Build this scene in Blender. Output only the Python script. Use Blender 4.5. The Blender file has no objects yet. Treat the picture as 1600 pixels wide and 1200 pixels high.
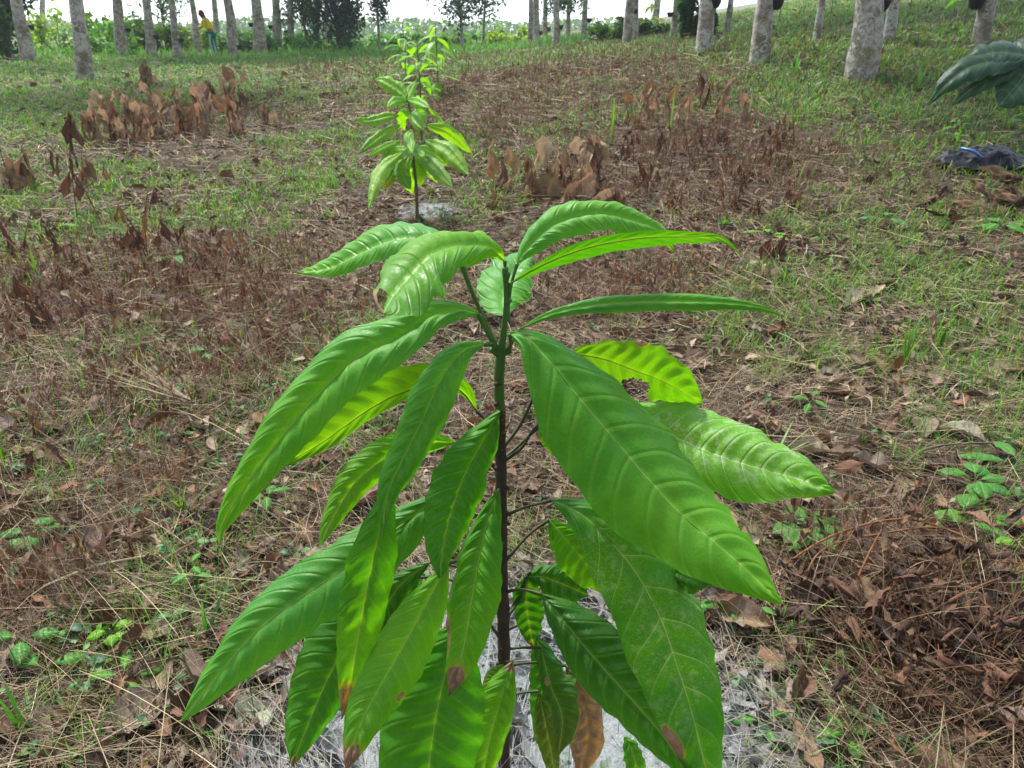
import bpy, bmesh, math, random
import numpy as np
from mathutils import Vector, Matrix

SC = bpy.context.scene
COL = SC.collection
R = math.radians

# ------------------------------------------------------------------ camera
H = 1.25
PITCH = R(24.56)
F = 1208.0
cam = bpy.data.cameras.new('camera')
cam.sensor_width = 36.0
cam.lens = 36.0 * F / 1600.0
cam.clip_start = 0.02
cam.clip_end = 3000
cam.dof.use_dof = True
cam.dof.focus_distance = 1.25
cam.dof.aperture_fstop = 15.0
camo = bpy.data.objects.new('camera', cam)
COL.objects.link(camo)
camo.location = (0, 0, H)
camo.rotation_euler = (math.pi / 2 - PITCH, 0, 0)
SC.camera = camo

# ------------------------------------------------------------------ sky, sun, exposure
SUN_ELEV, SUN_AZ = R(58), R(-35)          # azimuth from +Y (ahead), negative = left
w = bpy.data.worlds.new('World'); SC.world = w; w.use_nodes = True
nt = w.node_tree
bg = nt.nodes['Background']
sky = nt.nodes.new('ShaderNodeTexSky'); sky.sky_type = 'NISHITA'; sky.sun_disc = False
sky.sun_elevation = SUN_ELEV; sky.sun_rotation = SUN_AZ
sky.air_density = 1.0; sky.dust_density = 2.0; sky.ozone_density = 1.0
tc = nt.nodes.new('ShaderNodeTexCoord')
nz = nt.nodes.new('ShaderNodeTexNoise'); nz.inputs['Scale'].default_value = 2.2; nz.inputs['Detail'].default_value = 6
rmp = nt.nodes.new('ShaderNodeMapRange'); rmp.inputs[1].default_value = .3; rmp.inputs[2].default_value = .62
rmp.inputs[3].default_value = .45; rmp.inputs[4].default_value = .95
mx = nt.nodes.new('ShaderNodeMix'); mx.data_type = 'RGBA'
mx.inputs['B'].default_value = (7.2, 8.0, 9.0, 1)
nt.links.new(tc.outputs['Generated'], nz.inputs['Vector'])
nt.links.new(nz.outputs['Fac'], rmp.inputs[0])
nt.links.new(rmp.outputs[0], mx.inputs['Factor'])
nt.links.new(sky.outputs[0], mx.inputs['A'])
# added sky gradient: brighter ahead, dimmer behind the viewer, to deepen contrast
sp_ = nt.nodes.new('ShaderNodeSeparateXYZ'); nt.links.new(tc.outputs['Generated'], sp_.inputs[0])
gr = nt.nodes.new('ShaderNodeMapRange'); gr.interpolation_type = 'SMOOTHSTEP'
nt.links.new(sp_.outputs[1], gr.inputs[0])
for i_, v_ in enumerate((-.9, .95, .38, 1.75)): gr.inputs[i_ + 1].default_value = v_
ml = nt.nodes.new('ShaderNodeMix'); ml.data_type = 'RGBA'; ml.blend_type = 'MULTIPLY'; ml.inputs['Factor'].default_value = 1
nt.links.new(mx.outputs['Result'], ml.inputs['A']); nt.links.new(gr.outputs[0], ml.inputs['B'])
nt.links.new(ml.outputs['Result'], bg.inputs['Color'])
bg.inputs['Strength'].default_value = 0.10

sl = bpy.data.lights.new('sun', 'SUN'); sl.energy = 4.0; sl.angle = R(8); sl.color = (1, .95, .87)
so = bpy.data.objects.new('sun', sl); COL.objects.link(so)
sd = Vector((math.sin(SUN_AZ) * math.cos(SUN_ELEV), math.cos(SUN_AZ) * math.cos(SUN_ELEV), math.sin(SUN_ELEV)))
so.rotation_euler = sd.to_track_quat('Z', 'Y').to_euler()
SC.view_settings.view_transform = 'Standard'
SC.view_settings.look = 'None'
SC.view_settings.exposure = 1.02
SC.view_settings.gamma = 1
SC.cycles.max_bounces = 6
SC.cycles.transparent_max_bounces = 8

# ------------------------------------------------------------------ helpers
rng = np.random.default_rng(7)
random.seed(7)

def tag(o, label=None, cat=None, group=None, kind=None):
    if label: o['label'] = label
    if cat: o['category'] = cat
    if group: o['group'] = group
    if kind: o['kind'] = kind
    return o

def empty(name, loc, label=None, cat=None, group=None, rz=0):
    o = bpy.data.objects.new(name, None); COL.objects.link(o)
    o.empty_display_size = .1
    o.location = loc; o.rotation_euler = (0, 0, rz)
    return tag(o, label, cat, group)

def link(name, me, mat=None, parent=None, local=False):
    # world-space geometry under a thing placed at its base, or local geometry (local=True)
    o = bpy.data.objects.new(name, me); COL.objects.link(o)
    if mat is not None and len(me.materials) == 0: me.materials.append(mat)
    if parent is not None:
        o.parent = parent
        if not local: o.matrix_parent_inverse = Matrix.Translation(-Vector(parent.location))
    return o

def children(o): return list(o.children)
def copy_tree(o, loc=None, rz=None, parent=None, sc=None):
    c = o.copy(); COL.objects.link(c); c.parent = parent
    if loc is not None: c.location = loc
    if rz is not None: c.rotation_euler = (0, 0, rz)
    if sc is not None: c.scale = (sc, sc, sc)
    for ch in children(o): copy_tree(ch, parent=c)
    return c

def mesh_np(name, V, Q, attrs=None, smooth=True):
    """V (n,3); Q (m,k) int; attrs: dict name-> (n,) float or (n,3) colour"""
    V = np.ascontiguousarray(V, dtype=np.float32).reshape(-1, 3); Q = np.ascontiguousarray(Q, dtype=np.int32)
    me = bpy.data.meshes.new(name)
    m, k = Q.shape
    me.vertices.add(len(V)); me.vertices.foreach_set('co', V.ravel())
    me.loops.add(m * k); me.loops.foreach_set('vertex_index', Q.ravel())
    me.polygons.add(m)
    me.polygons.foreach_set('loop_start', np.arange(0, m * k, k, dtype=np.int32))
    me.polygons.foreach_set('loop_total', np.full(m, k, dtype=np.int32))
    if smooth: me.polygons.foreach_set('use_smooth', np.ones(m, dtype=bool))
    for an, av in (attrs or {}).items():
        av = np.asarray(av, dtype=np.float32)
        if av.ndim == 1:
            a = me.attributes.new(an, 'FLOAT', 'POINT'); a.data.foreach_set('value', av)
        else:
            a = me.attributes.new(an, 'FLOAT_COLOR', 'POINT')
            c = np.ones((len(av), 4), dtype=np.float32); c[:, :3] = av
            a.data.foreach_set('color', c.ravel())
    me.update(); me.validate()
    return me

def hash2(ix, iy, s):
    h = np.sin(ix * 127.1 + iy * 311.7 + s * 74.7) * 43758.5453
    return h - np.floor(h)
def vnoise(x, y, s=0.0):
    x = np.asarray(x, float); y = np.asarray(y, float)
    ix, iy = np.floor(x), np.floor(y); fx, fy = x - ix, y - iy
    fx = fx * fx * (3 - 2 * fx); fy = fy * fy * (3 - 2 * fy)
    a = hash2(ix, iy, s); b = hash2(ix + 1, iy, s); c = hash2(ix, iy + 1, s); d = hash2(ix + 1, iy + 1, s)
    return (a * (1 - fx) + b * fx) * (1 - fy) + (c * (1 - fx) + d * fx) * fy
def fbm(x, y, s=0.0, o=4):
    t = 0; a = .5; k = 1.0
    for i in range(o):
        t = t + a * vnoise(x * k, y * k, s + i * 3.1); a *= .5; k *= 2.03
    return t / (1 - .5 ** o)

def ss(t, a, b):
    t = np.clip((np.asarray(t, float) - a) / (b - a), 0, 1); return t * t * (3 - 2 * t)

def terr(x, y):
    x = np.asarray(x, float); y = np.asarray(y, float)
    z = .42 * ss(y, 5, 15)
    z = z + .05 * np.maximum(0, x + 3) ** 1.35 * ss(y, 3, 14) * (1 - .55 * ss(y, 34, 70))
    z = z + .07 * (fbm(x * .5, y * .5, 3) - .5) * ss(y, 2.2, 6) + .05 * (fbm(x * 1.7, y * 1.7, 5) - .5) * ss(np.hypot(x, y - .98), .3, 1.2)
    z = z + .018 * (fbm(x * 9, y * 9, 9, 3) - .5) * (1 - ss(y, 8, 14))
    return z

CAM = np.array([0, 0, H])
FWD = np.array([0, math.cos(PITCH), -math.sin(PITCH)]); UP = np.array([0, math.sin(PITCH), math.cos(PITCH)])
def ray(px, py):
    return FWD + np.array([(px - 800) / F, 0, 0]) + UP * ((600 - py) / F)
def P(px, py, Y):
    d = ray(px, py); return CAM + d * (Y / d[1])
def hit(px, py, tmax=200):
    d = ray(px, py); t = .5; prev = t
    while t < tmax:
        p = CAM + d * t
        if p[2] < float(terr(p[0], p[1])):
            a, b = prev, t
            for _ in range(20):
                m = (a + b) / 2; q = CAM + d * m
                if q[2] < float(terr(q[0], q[1])): b = m
                else: a = m
            q = CAM + d * b; return Vector((q[0], q[1], float(terr(q[0], q[1]))))
        prev = t; t *= 1.02
    q = CAM + d * 40; return Vector((q[0], q[1], float(terr(q[0], q[1]))))
def scale_at(p):       # metres per photo pixel at a world point
    return float(np.dot(np.array(p) - CAM, FWD)) / F

# ------------------------------------------------------------------ materials
def mat_new(name):
    m = bpy.data.materials.new(name); m.use_nodes = True
    n = m.node_tree.nodes; n.clear()
    out = n.new('ShaderNodeOutputMaterial')
    return m, m.node_tree, out
class NB:
    def __init__(s, t): s.t = t; s.n = t.nodes
    def link(s, a, b): s.t.links.new(a, b)
    def put(s, sock, v):
        if hasattr(v, 'is_output'): s.link(v, sock)
        elif v is not None: sock.default_value = v
    def math(s, op, a, b=None, c=None, clamp=False):
        n = s.n.new('ShaderNodeMath'); n.operation = op; n.use_clamp = clamp
        s.put(n.inputs[0], a); s.put(n.inputs[1], b); s.put(n.inputs[2], c); return n.outputs[0]
    def mix(s, f, a, b, mode='MIX'):
        n = s.n.new('ShaderNodeMix'); n.data_type = 'RGBA'; n.blend_type = mode
        s.put(n.inputs['Factor'], f)
        s.put(n.inputs['A'], a if hasattr(a, 'is_output') else (*a, 1)); s.put(n.inputs['B'], b if hasattr(b, 'is_output') else (*b, 1))
        return n.outputs['Result']
    def noise(s, scale, detail=4, vec=None, rough=.55, dist=0):
        n = s.n.new('ShaderNodeTexNoise'); n.inputs['Scale'].default_value = scale; n.inputs['Detail'].default_value = detail
        n.inputs['Roughness'].default_value = rough; n.inputs['Distortion'].default_value = dist
        if vec is not None: s.link(vec, n.inputs['Vector'])
        return n.outputs['Fac']
    def rng(s, v, a, b, c=0., d=1., smooth=False):
        n = s.n.new('ShaderNodeMapRange'); n.interpolation_type = 'SMOOTHSTEP' if smooth else 'LINEAR'
        s.put(n.inputs[0], v)
        for i, k in enumerate((a, b, c, d)): n.inputs[i + 1].default_value = k
        return n.outputs[0]
    def attr(s, name, col=False):
        n = s.n.new('ShaderNodeAttribute'); n.attribute_name = name
        return n.outputs['Color'] if col else n.outputs['Fac']
    def geo(s): return s.n.new('ShaderNodeNewGeometry')
    def pos(s): return s.geo().outputs['Position']
    def obj(s): return s.n.new('ShaderNodeTexCoord').outputs['Object']
    def bump(s, h, strength, dist=.01):
        n = s.n.new('ShaderNodeBump'); n.inputs['Strength'].default_value = strength; n.inputs['Distance'].default_value = dist
        s.link(h, n.inputs['Height']); return n.outputs['Normal']
    def bsdf(s, col, rough=.6, spec=.4, normal=None):
        n = s.n.new('ShaderNodeBsdfPrincipled'); s.put(n.inputs['Base Color'], col if hasattr(col, 'is_output') else (*col, 1))
        s.put(n.inputs['Roughness'], rough); n.inputs['Specular IOR Level'].default_value = spec
        if normal is not None: s.link(normal, n.inputs['Normal'])
        return n.outputs[0]
    def transl(s, col, fac, surf, normal=None):
        t = s.n.new('ShaderNodeBsdfTranslucent'); s.put(t.inputs[0], col)
        m = s.n.new('ShaderNodeMixShader'); s.put(m.inputs[0], fac); s.link(surf, m.inputs[1]); s.link(t.outputs[0], m.inputs[2])
        return m.outputs[0]

LIME = [(0.02, 1.02, .80), (-.62, 5.75, .36)]     # patches of spread lime: x, y, radius
def lime_mask(nb, amount=1.0):
    pos = nb.pos()
    sep = nb.n.new('ShaderNodeSeparateXYZ'); nb.link(pos, sep.inputs[0])
    tot = None
    for (x, y, r) in LIME:
        dx = nb.math('SUBTRACT', sep.outputs[0], x); dy = nb.math('SUBTRACT', sep.outputs[1], y)
        d = nb.math('SQRT', nb.math('ADD', nb.math('MULTIPLY', dx, dx), nb.math('MULTIPLY', dy, dy)))
        m = nb.rng(d, r * .25, r, 1, 0)
        tot = m if tot is None else nb.math('MAXIMUM', tot, m)
    n1 = nb.noise(14, 6, pos, .7); n2 = nb.noise(90, 3, pos)
    s = nb.math('ADD', nb.math('MULTIPLY', tot, 1.25), nb.math('ADD', nb.math('MULTIPLY', nb.math('SUBTRACT', n1, .5), 1.6), nb.math('MULTIPLY', nb.math('SUBTRACT', n2, .5), .9)))
    z = nb.rng(sep.outputs[2], .02, .11, 1, .35)
    f = nb.math('MULTIPLY', nb.rng(s, .42, .98, 0, amount), nb.math('GREATER_THAN', tot, .001))
    return nb.math('MULTIPLY', f, z)
LIMECOL = (.25, .275, .285)

def m_soil():
    m, t, out = mat_new('soil'); nb = NB(t); pos = nb.pos()
    a = nb.noise(2.2, 6, pos); b = nb.noise(28, 6, pos, .7); c = nb.noise(150, 3, pos)
    col = nb.mix(a, (.022, .015, .010), (.058, .039, .026))
    col = nb.mix(nb.rng(b, .45, .62), col, (.035, .022, .016))
    col = nb.mix(nb.rng(c, .55, .7, 0, .7), col, (.22, .17, .13))
    # far ground: short grass cover blended in
    sep = nb.n.new('ShaderNodeSeparateXYZ'); nb.link(pos, sep.inputs[0])
    far = nb.rng(sep.outputs[1], 6, 24)
    g = nb.noise(1.1, 5, pos, .65)
    green = nb.mix(nb.noise(6, 4, pos), (.05, .085, .02), (.12, .17, .05))
    gcol = nb.mix(nb.rng(g, .42, .56), (.12, .085, .06), green)
    col = nb.mix(nb.math('MULTIPLY', far, .85), col, gcol)
    col = nb.mix(lime_mask(nb), col, LIMECOL)
    hsum = nb.math('ADD', nb.math('MULTIPLY', b, 1.0), nb.math('MULTIPLY', c, .3))
    nb.link(nb.bsdf(col, .95, .15, nb.bump(hsum, .8, .02)), out.inputs[0]); return m
M_SOIL = m_soil()

def m_dry(name, spec=.25, trans=.12, lime=1.0):
    m, t, out = mat_new(name); nb = NB(t); pos = nb.pos()
    col = nb.attr('col', True)
    n1 = nb.noise(60, 5, pos, .6); n2 = nb.noise(260, 3, pos)
    col = nb.mix(nb.rng(n1, .35, .7, 0, .55), col, nb.mix(.55, col, (.05, .03, .02)))
    lu = nb.attr('lu')
    mid = nb.math('LESS_THAN', nb.math('ABSOLUTE', lu), .05)
    ph = nb.math('FRACT', nb.attr('phi'))
    vein = nb.rng(nb.math('ABSOLUTE', nb.math('SUBTRACT', ph, .5)), 0, .12, 1, 0)
    vv = nb.math('MAXIMUM', mid, nb.math('MULTIPLY', vein, .35))
    col = nb.mix(nb.math('MULTIPLY', vv, .45), col, nb.mix(.5, col, (.45, .33, .22)))
    if lime: col = nb.mix(lime_mask(nb, lime), col, LIMECOL)
    s = nb.bsdf(col, .75, spec, nb.bump(nb.math('ADD', n2, n1), .4, .004))
    nb.link(nb.transl(nb.mix(1, col, (1.15, .95, .8), 'MULTIPLY'), trans, s), out.inputs[0]); return m
M_LITTER = m_dry('dry_leaf')
M_STRAW = m_dry('straw', .3, .05)
M_RUST = m_dry('rust_leaf', .2, .22)

def m_grass(name='grass_blade', tr=.35, lime=.9):
    m, t, out = mat_new(name); nb = NB(t); pos = nb.pos()
    col = nb.attr('col', True)
    col = nb.mix(nb.rng(nb.noise(25, 3, pos), .3, .7, 0, .4), col, nb.mix(1, col, (.55, .6, .5), 'MULTIPLY'))
    if lime: col = nb.mix(lime_mask(nb, lime * .75), col, LIMECOL)
    s = nb.bsdf(col, .5, .35)
    nb.link(nb.transl(nb.mix(1, col, (1.7, 1.6, .6), 'MULTIPLY'), tr, s), out.inputs[0]); return m
M_GRASS = m_grass()
M_FOL = m_grass('foliage', .4, 0)

def m_leaf():
    """large living leaves: attributes col, phi (vein phase), lu, um (metres from the midrib), burn, dust"""
    m, t, out = mat_new('green_leaf'); nb = NB(t); pos = nb.pos(); obj = pos
    base = nb.attr('col', True)
    lu = nb.math('ABSOLUTE', nb.attr('lu')); um = nb.math('ABSOLUTE', nb.attr('um'))
    phi = nb.attr('phi')
    n1 = nb.noise(9, 4, pos); n2 = nb.noise(70, 4, pos); n3 = nb.noise(420, 2, pos)
    col = nb.mix(nb.rng(n1, .35, .68, 0, .75), base, nb.mix(1, base, (1.8, 1.25, .8), 'MULTIPLY'))
    col = nb.mix(nb.rng(n2, .4, .75, 0, .35), col, nb.mix(1, base, (.6, .75, .6), 'MULTIPLY'))
    d = nb.math('ABSOLUTE', nb.math('SUBTRACT', nb.math('FRACT', phi), .5))
    d = nb.math('SUBTRACT', .5, d)                                  # 0 on the vein
    wv = nb.math('MULTIPLY_ADD', lu, -.018, .030)
    lat = nb.math('SUBTRACT', 1, nb.math('DIVIDE', d, wv), clamp=True)
    glow = nb.rng(d, 0, .16, 1, 0)
    midm = nb.rng(um, .0004, .0012, 1, 0)
    mglow = nb.rng(um, .001, .006, .3, 0)
    veincol = nb.mix(.35, nb.mix(1, base, (2.6, 1.8, 1.8), 'MULTIPLY'), (.26, .42, .10))
    # fine net of veins
    vo = nb.n.new('ShaderNodeTexVoronoi'); vo.feature = 'DISTANCE_TO_EDGE'; vo.inputs['Scale'].default_value = 130
    nb.link(pos, vo.inputs['Vector'])
    net = nb.rng(vo.outputs['Distance'], 0, .09, 1, 0)
    col = nb.mix(nb.math('MULTIPLY', net, .13), col, veincol)
    col = nb.mix(nb.math('MULTIPLY', glow, .16), col, veincol)
    col = nb.mix(nb.math('MULTIPLY', lat, nb.rng(n1, .3, .7, .12, .42)), col, veincol)
    col = nb.mix(mglow, col, veincol)
    col = nb.mix(nb.math('MULTIPLY', midm, .6), col, nb.mix(.5, veincol, (.42, .52, .2)))
    # specks
    spk = nb.n.new('ShaderNodeTexVoronoi'); spk.inputs['Scale'].default_value = 34; nb.link(pos, spk.inputs['Vector'])
    sp = nb.math('MULTIPLY', nb.rng(spk.outputs['Distance'], .06, .12, 1, 0), nb.math('GREATER_THAN', nb.noise(6, 1, pos), .6))
    col = nb.mix(nb.math('MULTIPLY', sp, .6), col, (.10, .09, .03))
    # dust
    dst = nb.attr('dust')
    dm = nb.math('ADD', nb.math('MULTIPLY', nb.rng(n2, .5, .75), .6), nb.math('MULTIPLY', nb.rng(n3, .5, .7), .35))
    dm = nb.math('ADD', dm, nb.math('ADD', nb.math('MULTIPLY', lat, .8), nb.math('MULTIPLY', midm, .6)))
    dm = nb.math('MULTIPLY', nb.math('MULTIPLY', dm, dst), nb.rng(n1, .38, .6), clamp=True)
    col = nb.mix(dm, col, (.55, .62, .56))
    # withered parts
    bn = nb.math('ADD', nb.attr('burn'), nb.math('MULTIPLY', nb.math('SUBTRACT', nb.noise(45, 5, pos, .7), .5), .55))
    bm_ = nb.rng(bn, .47, .53)
    halo = nb.rng(bn, .30, .5)
    col = nb.mix(nb.math('MULTIPLY', halo, .7), col, (.30, .30, .03))
    dead = nb.mix(nb.rng(n2, .3, .7), (.32, .21, .15), (.13, .07, .045))
    col = nb.mix(bm_, col, dead)
    bf = nb.geo().outputs['Backfacing']
    und = nb.mix(.5, col, nb.mix(1, base, (2.6, 1.6, 1.6), 'MULTIPLY'))
    colf = nb.mix(nb.math('MULTIPLY', bf, nb.math('SUBTRACT', 1, bm_)), col, und)
    rough = nb.math('ADD', nb.math('MULTIPLY', bf, .2), nb.rng(nb.math('ADD', nb.math('MULTIPLY', n2, .5), nb.math('MULTIPLY', n1, .5)), .35, .62, .32, .66))
    hgt = nb.math('ADD', nb.math('MULTIPLY', net, -.12), nb.math('ADD', nb.math('MULTIPLY', nb.rng(d, 0, .12, 1, 0), -.9), nb.math('MULTIPLY', n2, .5)))
    s = nb.bsdf(colf, rough, .33, nb.bump(hgt, .6, .0025))
    tcol = nb.mix(1, nb.mix(bm_, col, (.25, .13, .06)), (2.3, 2.1, .15), 'MULTIPLY')
    nb.link(nb.transl(tcol, nb.math('MULTIPLY_ADD', bm_, -.2, .36), s), out.inputs[0]); return m
M_LEAF = m_leaf()

def m_bark():
    m, t, out = mat_new('rubber_bark'); nb = NB(t); o = nb.obj()
    mp = nb.n.new('ShaderNodeMapping'); nb.link(nb.pos(), mp.inputs[0]); mp.inputs['Scale'].default_value = (1, 1, 1.2)
    v = mp.outputs[0]
    a = nb.noise(9, 5, v, .6, .4); b = nb.noise(40, 5, v, .65); c = nb.noise(3.5, 3, v)
    col = nb.mix(nb.rng(a, .4, .62), (.22, .195, .165), (.47, .44, .39))
    col = nb.mix(nb.rng(c, .5, .6, 0, .8), col, (.17, .15, .08))          # mossy
    l1 = nb.noise(13, 7, nb.pos(), .68, 1.2); l2 = nb.noise(2.6, 2, nb.pos())
    lich = nb.rng(nb.math('ADD', l1, nb.math('MULTIPLY', nb.math('SUBTRACT', l2, .5), .5)), .545, .585)
    col = nb.mix(nb.math('MULTIPLY', lich, .85), col, (.52, .54, .50))
    col = nb.mix(nb.rng(b, .58, .7, 0, .8), col, (.06, .05, .04))
    nb.link(nb.bsdf(col, .9, .2, nb.bump(b, .7, .02)), out.inputs[0]); return m
M_BARK = m_bark()

def m_plain(name, col, rough=.6, spec=.4, var=.3, sc=30, trans=0, bump=.2):
    m, t, out = mat_new(name); nb = NB(t); pos = nb.pos()
    n = nb.noise(sc, 5, pos)
    c = nb.mix(nb.rng(n, .3, .7, 0, var), col, tuple(k * .35 for k in col))
    s = nb.bsdf(c, rough, spec, nb.bump(n, bump, .005))
    if trans: s = nb.transl(c, trans, s)
    nb.link(s, out.inputs[0]); return m
M_STEM = m_plain('woody_stem', (.085, .055, .045), .85, .2, .6, 60)
M_GSTEM = m_plain('green_stem', (.06, .15, .025), .5, .4, .3, 60)
M_PETI = m_plain('petiole', (.055, .06, .028), .6, .3, .4, 60)
M_RIB = m_plain('leaf_rib', (.16, .32, .05), .5, .3, .1, 60, .35)
M_BLACK = m_plain('black_plastic', (.002, .004, .012), .5, .15, .3, 5, 0, .1)
M_CUP = m_plain('black_rubber', (.012, .012, .014), .5, .4, .2)
M_WIRE = m_plain('wire', (.08, .07, .06), .5)
M_TWIG = m_plain('twig_bark', (.15, .115, .09), .9, .2, .6, 40)
M_VINE = m_plain('vine_stem', (.20, .085, .04), .8, .2, .5, 50)
M_BLUE = m_plain('highlight_blue', (.02, .12, .35), .3, .5, .3)  # colour for the highlight modelled on the black sheet

# ------------------------------------------------------------------ generic shapes
def catmull(pts, n):
    p = np.array(pts, float); k = len(p)
    if k == 2: return p[0] + (p[1] - p[0]) * np.linspace(0, 1, n)[:, None]
    pp = np.vstack([2 * p[0] - p[1], p, 2 * p[-1] - p[-2]])
    res = []
    fine = 24
    for i in range(k - 1):
        p0, p1, p2, p3 = pp[i:i + 4]
        t = np.linspace(0, 1, fine, endpoint=False)[:, None]
        res.append(.5 * ((2 * p1) + (-p0 + p2) * t + (2 * p0 - 5 * p1 + 4 * p2 - p3) * t ** 2 + (-p0 + 3 * p1 - 3 * p2 + p3) * t ** 3))
    res.append(p[-1:]); c = np.vstack(res)
    s = np.concatenate([[0], np.cumsum(np.linalg.norm(np.diff(c, axis=0), axis=1))]); s /= s[-1]
    return np.stack([np.interp(np.linspace(0, 1, n), s, c[:, i]) for i in range(c.shape[1])], 1)

def tube_arrays(pts, radii, n=8, seg=None, bump=0, seed=0):
    seg = seg or max(2, len(pts) * 4)
    c = catmull(pts, seg); r = np.interp(np.linspace(0, 1, seg), np.linspace(0, 1, len(radii)), radii)
    T = np.gradient(c, axis=0); T /= np.linalg.norm(T, axis=1)[:, None] + 1e-12
    ref = np.array([0, 0, 1.]) if abs(T[0][2]) < .9 else np.array([1., 0, 0])
    A = np.cross(T, ref); A /= np.linalg.norm(A, axis=1)[:, None] + 1e-9
    B = np.cross(T, A)
    th = np.linspace(0, 2 * np.pi, n, endpoint=False)
    rr = r[:, None] * (1 + bump * (vnoise(th[None, :] * 1.5 + seed, np.arange(seg)[:, None] * .7 + seed * 3) - .5) * 2)
    V = c[:, None, :] + rr[..., None] * (np.cos(th)[None, :, None] * A[:, None, :] + np.sin(th)[None, :, None] * B[:, None, :])
    V = V.reshape(-1, 3)
    i = np.arange(seg - 1)[:, None] * n; j = np.arange(n)[None, :]; j2 = (j + 1) % n
    Q = np.stack([i + j, i + j2, i + n + j2, i + n + j], -1).reshape(-1, 4)
    # end caps as fans of degenerate-free quads: add centre points
    c0 = len(V); V = np.vstack([V, c[0] - T[0] * r[0] * .3, c[-1] + T[-1] * r[-1] * .3])
    top = (seg - 1) * n
    q = []
    for k in range(0, n, 2):
        q.append([c0, (k + 2) % n, (k + 1) % n, k]); q.append([c0 + 1, top + k, top + (k + 1) % n, top + (k + 2) % n])
    return V, np.vstack([Q, np.array(q)])
class Soup:
    def __init__(s): s.V = []; s.Q = []; s.A = {}; s.n = 0
    def add(s, V, Q, **attrs):
        s.V.append(V); s.Q.append(np.asarray(Q) + s.n); s.n += len(V)
        for k, v in attrs.items(): s.A.setdefault(k, []).append(np.broadcast_to(np.asarray(v, float), (len(V), 3) if k == 'col' else (len(V),)))
    def tube(s, pts, radii, n=6, seg=None, bump=0, seed=0, **attrs):
        V, Q = tube_arrays(pts, radii, n, seg, bump, seed); s.add(V, Q, **attrs)
    def build(s, name, mat, parent=None, smooth=True, local=False):
        me = mesh_np(name, np.vstack(s.V), np.vstack(s.Q), {k: np.concatenate(v) for k, v in s.A.items()}, smooth)
        return link(name, me, mat, parent, local)

def wprof(s, p=.45):
    s = np.clip(s, 0, 1)
    a = np.sin(np.pi / 2 * np.clip(s / p, 0, 1)) ** .8
    t = np.clip((s - p) / (1 - p), 0, 1)
    b = (1 - t) ** .9 * (1 + .9 * t)
    return np.where(s < p, a, b)

def blade_grid(mid, DL, DR, nn, N=11, A=.002, nu=11, fold=.16, wave=.06, seed=0., ragged=0., holes=(), prof=None, vf=0.):
    """mid (n,3), DL/DR lateral vectors at full local half width, nn top normals"""
    n = len(mid); v = np.linspace(0, 1, n)
    L = np.sum(np.linalg.norm(np.diff(mid, axis=0), axis=1))
    us = np.linspace(-1, 1, 2 * nu + 1)
    us = np.sign(us) * np.abs(us) ** .9
    V = np.zeros((n, len(us), 3)); PH = np.zeros((n, len(us))); UM = PH.copy()
    for k, u in enumerate(us):
        D = DL if u < 0 else DR
        hw = np.linalg.norm(D, axis=1)
        au = abs(u)
        rag = 1 - ragged * np.clip(vnoise(v * 14 + seed * 7, np.full(n, 3.3 + (u > 0) * 9)) - .35, 0, 1) * (au ** 2) * 1.4
        rag = rag * (1 - .035 * au ** 3 * (1 - np.abs(np.sin(np.pi * N * (v - .13)))))
        ph = N * (v + .022 * (vnoise(v * 7 + seed * 3, np.full(n, 5.5 + (u > 0) * .6 * min(1, au * 3))) - .5) - .075 * au - .065 * au ** 3) + .5
        z = hw * fold * np.sin(np.pi * au ** .8) + A * 1.8 * (np.abs(np.sin(np.pi * (ph - .5))) ** .75) * (.55 + .9 * vnoise(ph * .7 + seed * 5, np.full_like(ph, u * 1.5 + 9))) * np.sin(np.pi * min(1, au * 1.08 + .05)) ** .7
        z = z + hw * vf * au * (1.3 - .3 * au)
        z = z + hw * wave * au ** 2 * np.sin(2 * np.pi * (v * 3.3 + seed) + (2 if u > 0 else 0)) + hw * wave * .5 * au ** 3 * np.sin(2 * np.pi * (v * 9.7 + seed * 3))
        V[:, k] = mid + D * (au * rag)[:, None] + nn * z[:, None]
        PH[:, k] = ph; UM[:, k] = u * hw
    m = len(us)
    i = np.arange(n - 1)[:, None] * m; j = np.arange(m - 1)[None, :]
    Q = np.stack([i + j, i + j + 1, i + m + j + 1, i + m + j], -1).reshape(-1, 4)
    vv = np.repeat(v[:, None], m, 1); uu = np.repeat(us[None, :], n, 0)
    if len(holes):
        cv = (vv[:-1, :-1] + vv[1:, 1:]).ravel() / 2; cu = (uu[:-1, :-1] + uu[1:, 1:]).ravel() / 2
        keep = np.ones(len(Q), bool)
        for (hv, hu, rv, ru) in holes:
            r = ((cv - hv) / rv) ** 2 + ((cu - hu) / ru) ** 2
            keep &= r > 1 + .5 * (vnoise(cv * 60, cu * 9, seed) - .5)
        Q = Q[keep]
    V = V.reshape(-1, 3)
    # winding so that the front face looks along +nn
    a, b, c = V[Q[len(Q) // 2][:3]]
    nrm = np.cross(b - a, c - a)
    if np.dot(nrm, nn[n // 2]) < 0: Q = Q[:, ::-1]
    return V, Q, vv.ravel(), uu.ravel(), PH.ravel(), UM.ravel(), L

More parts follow.
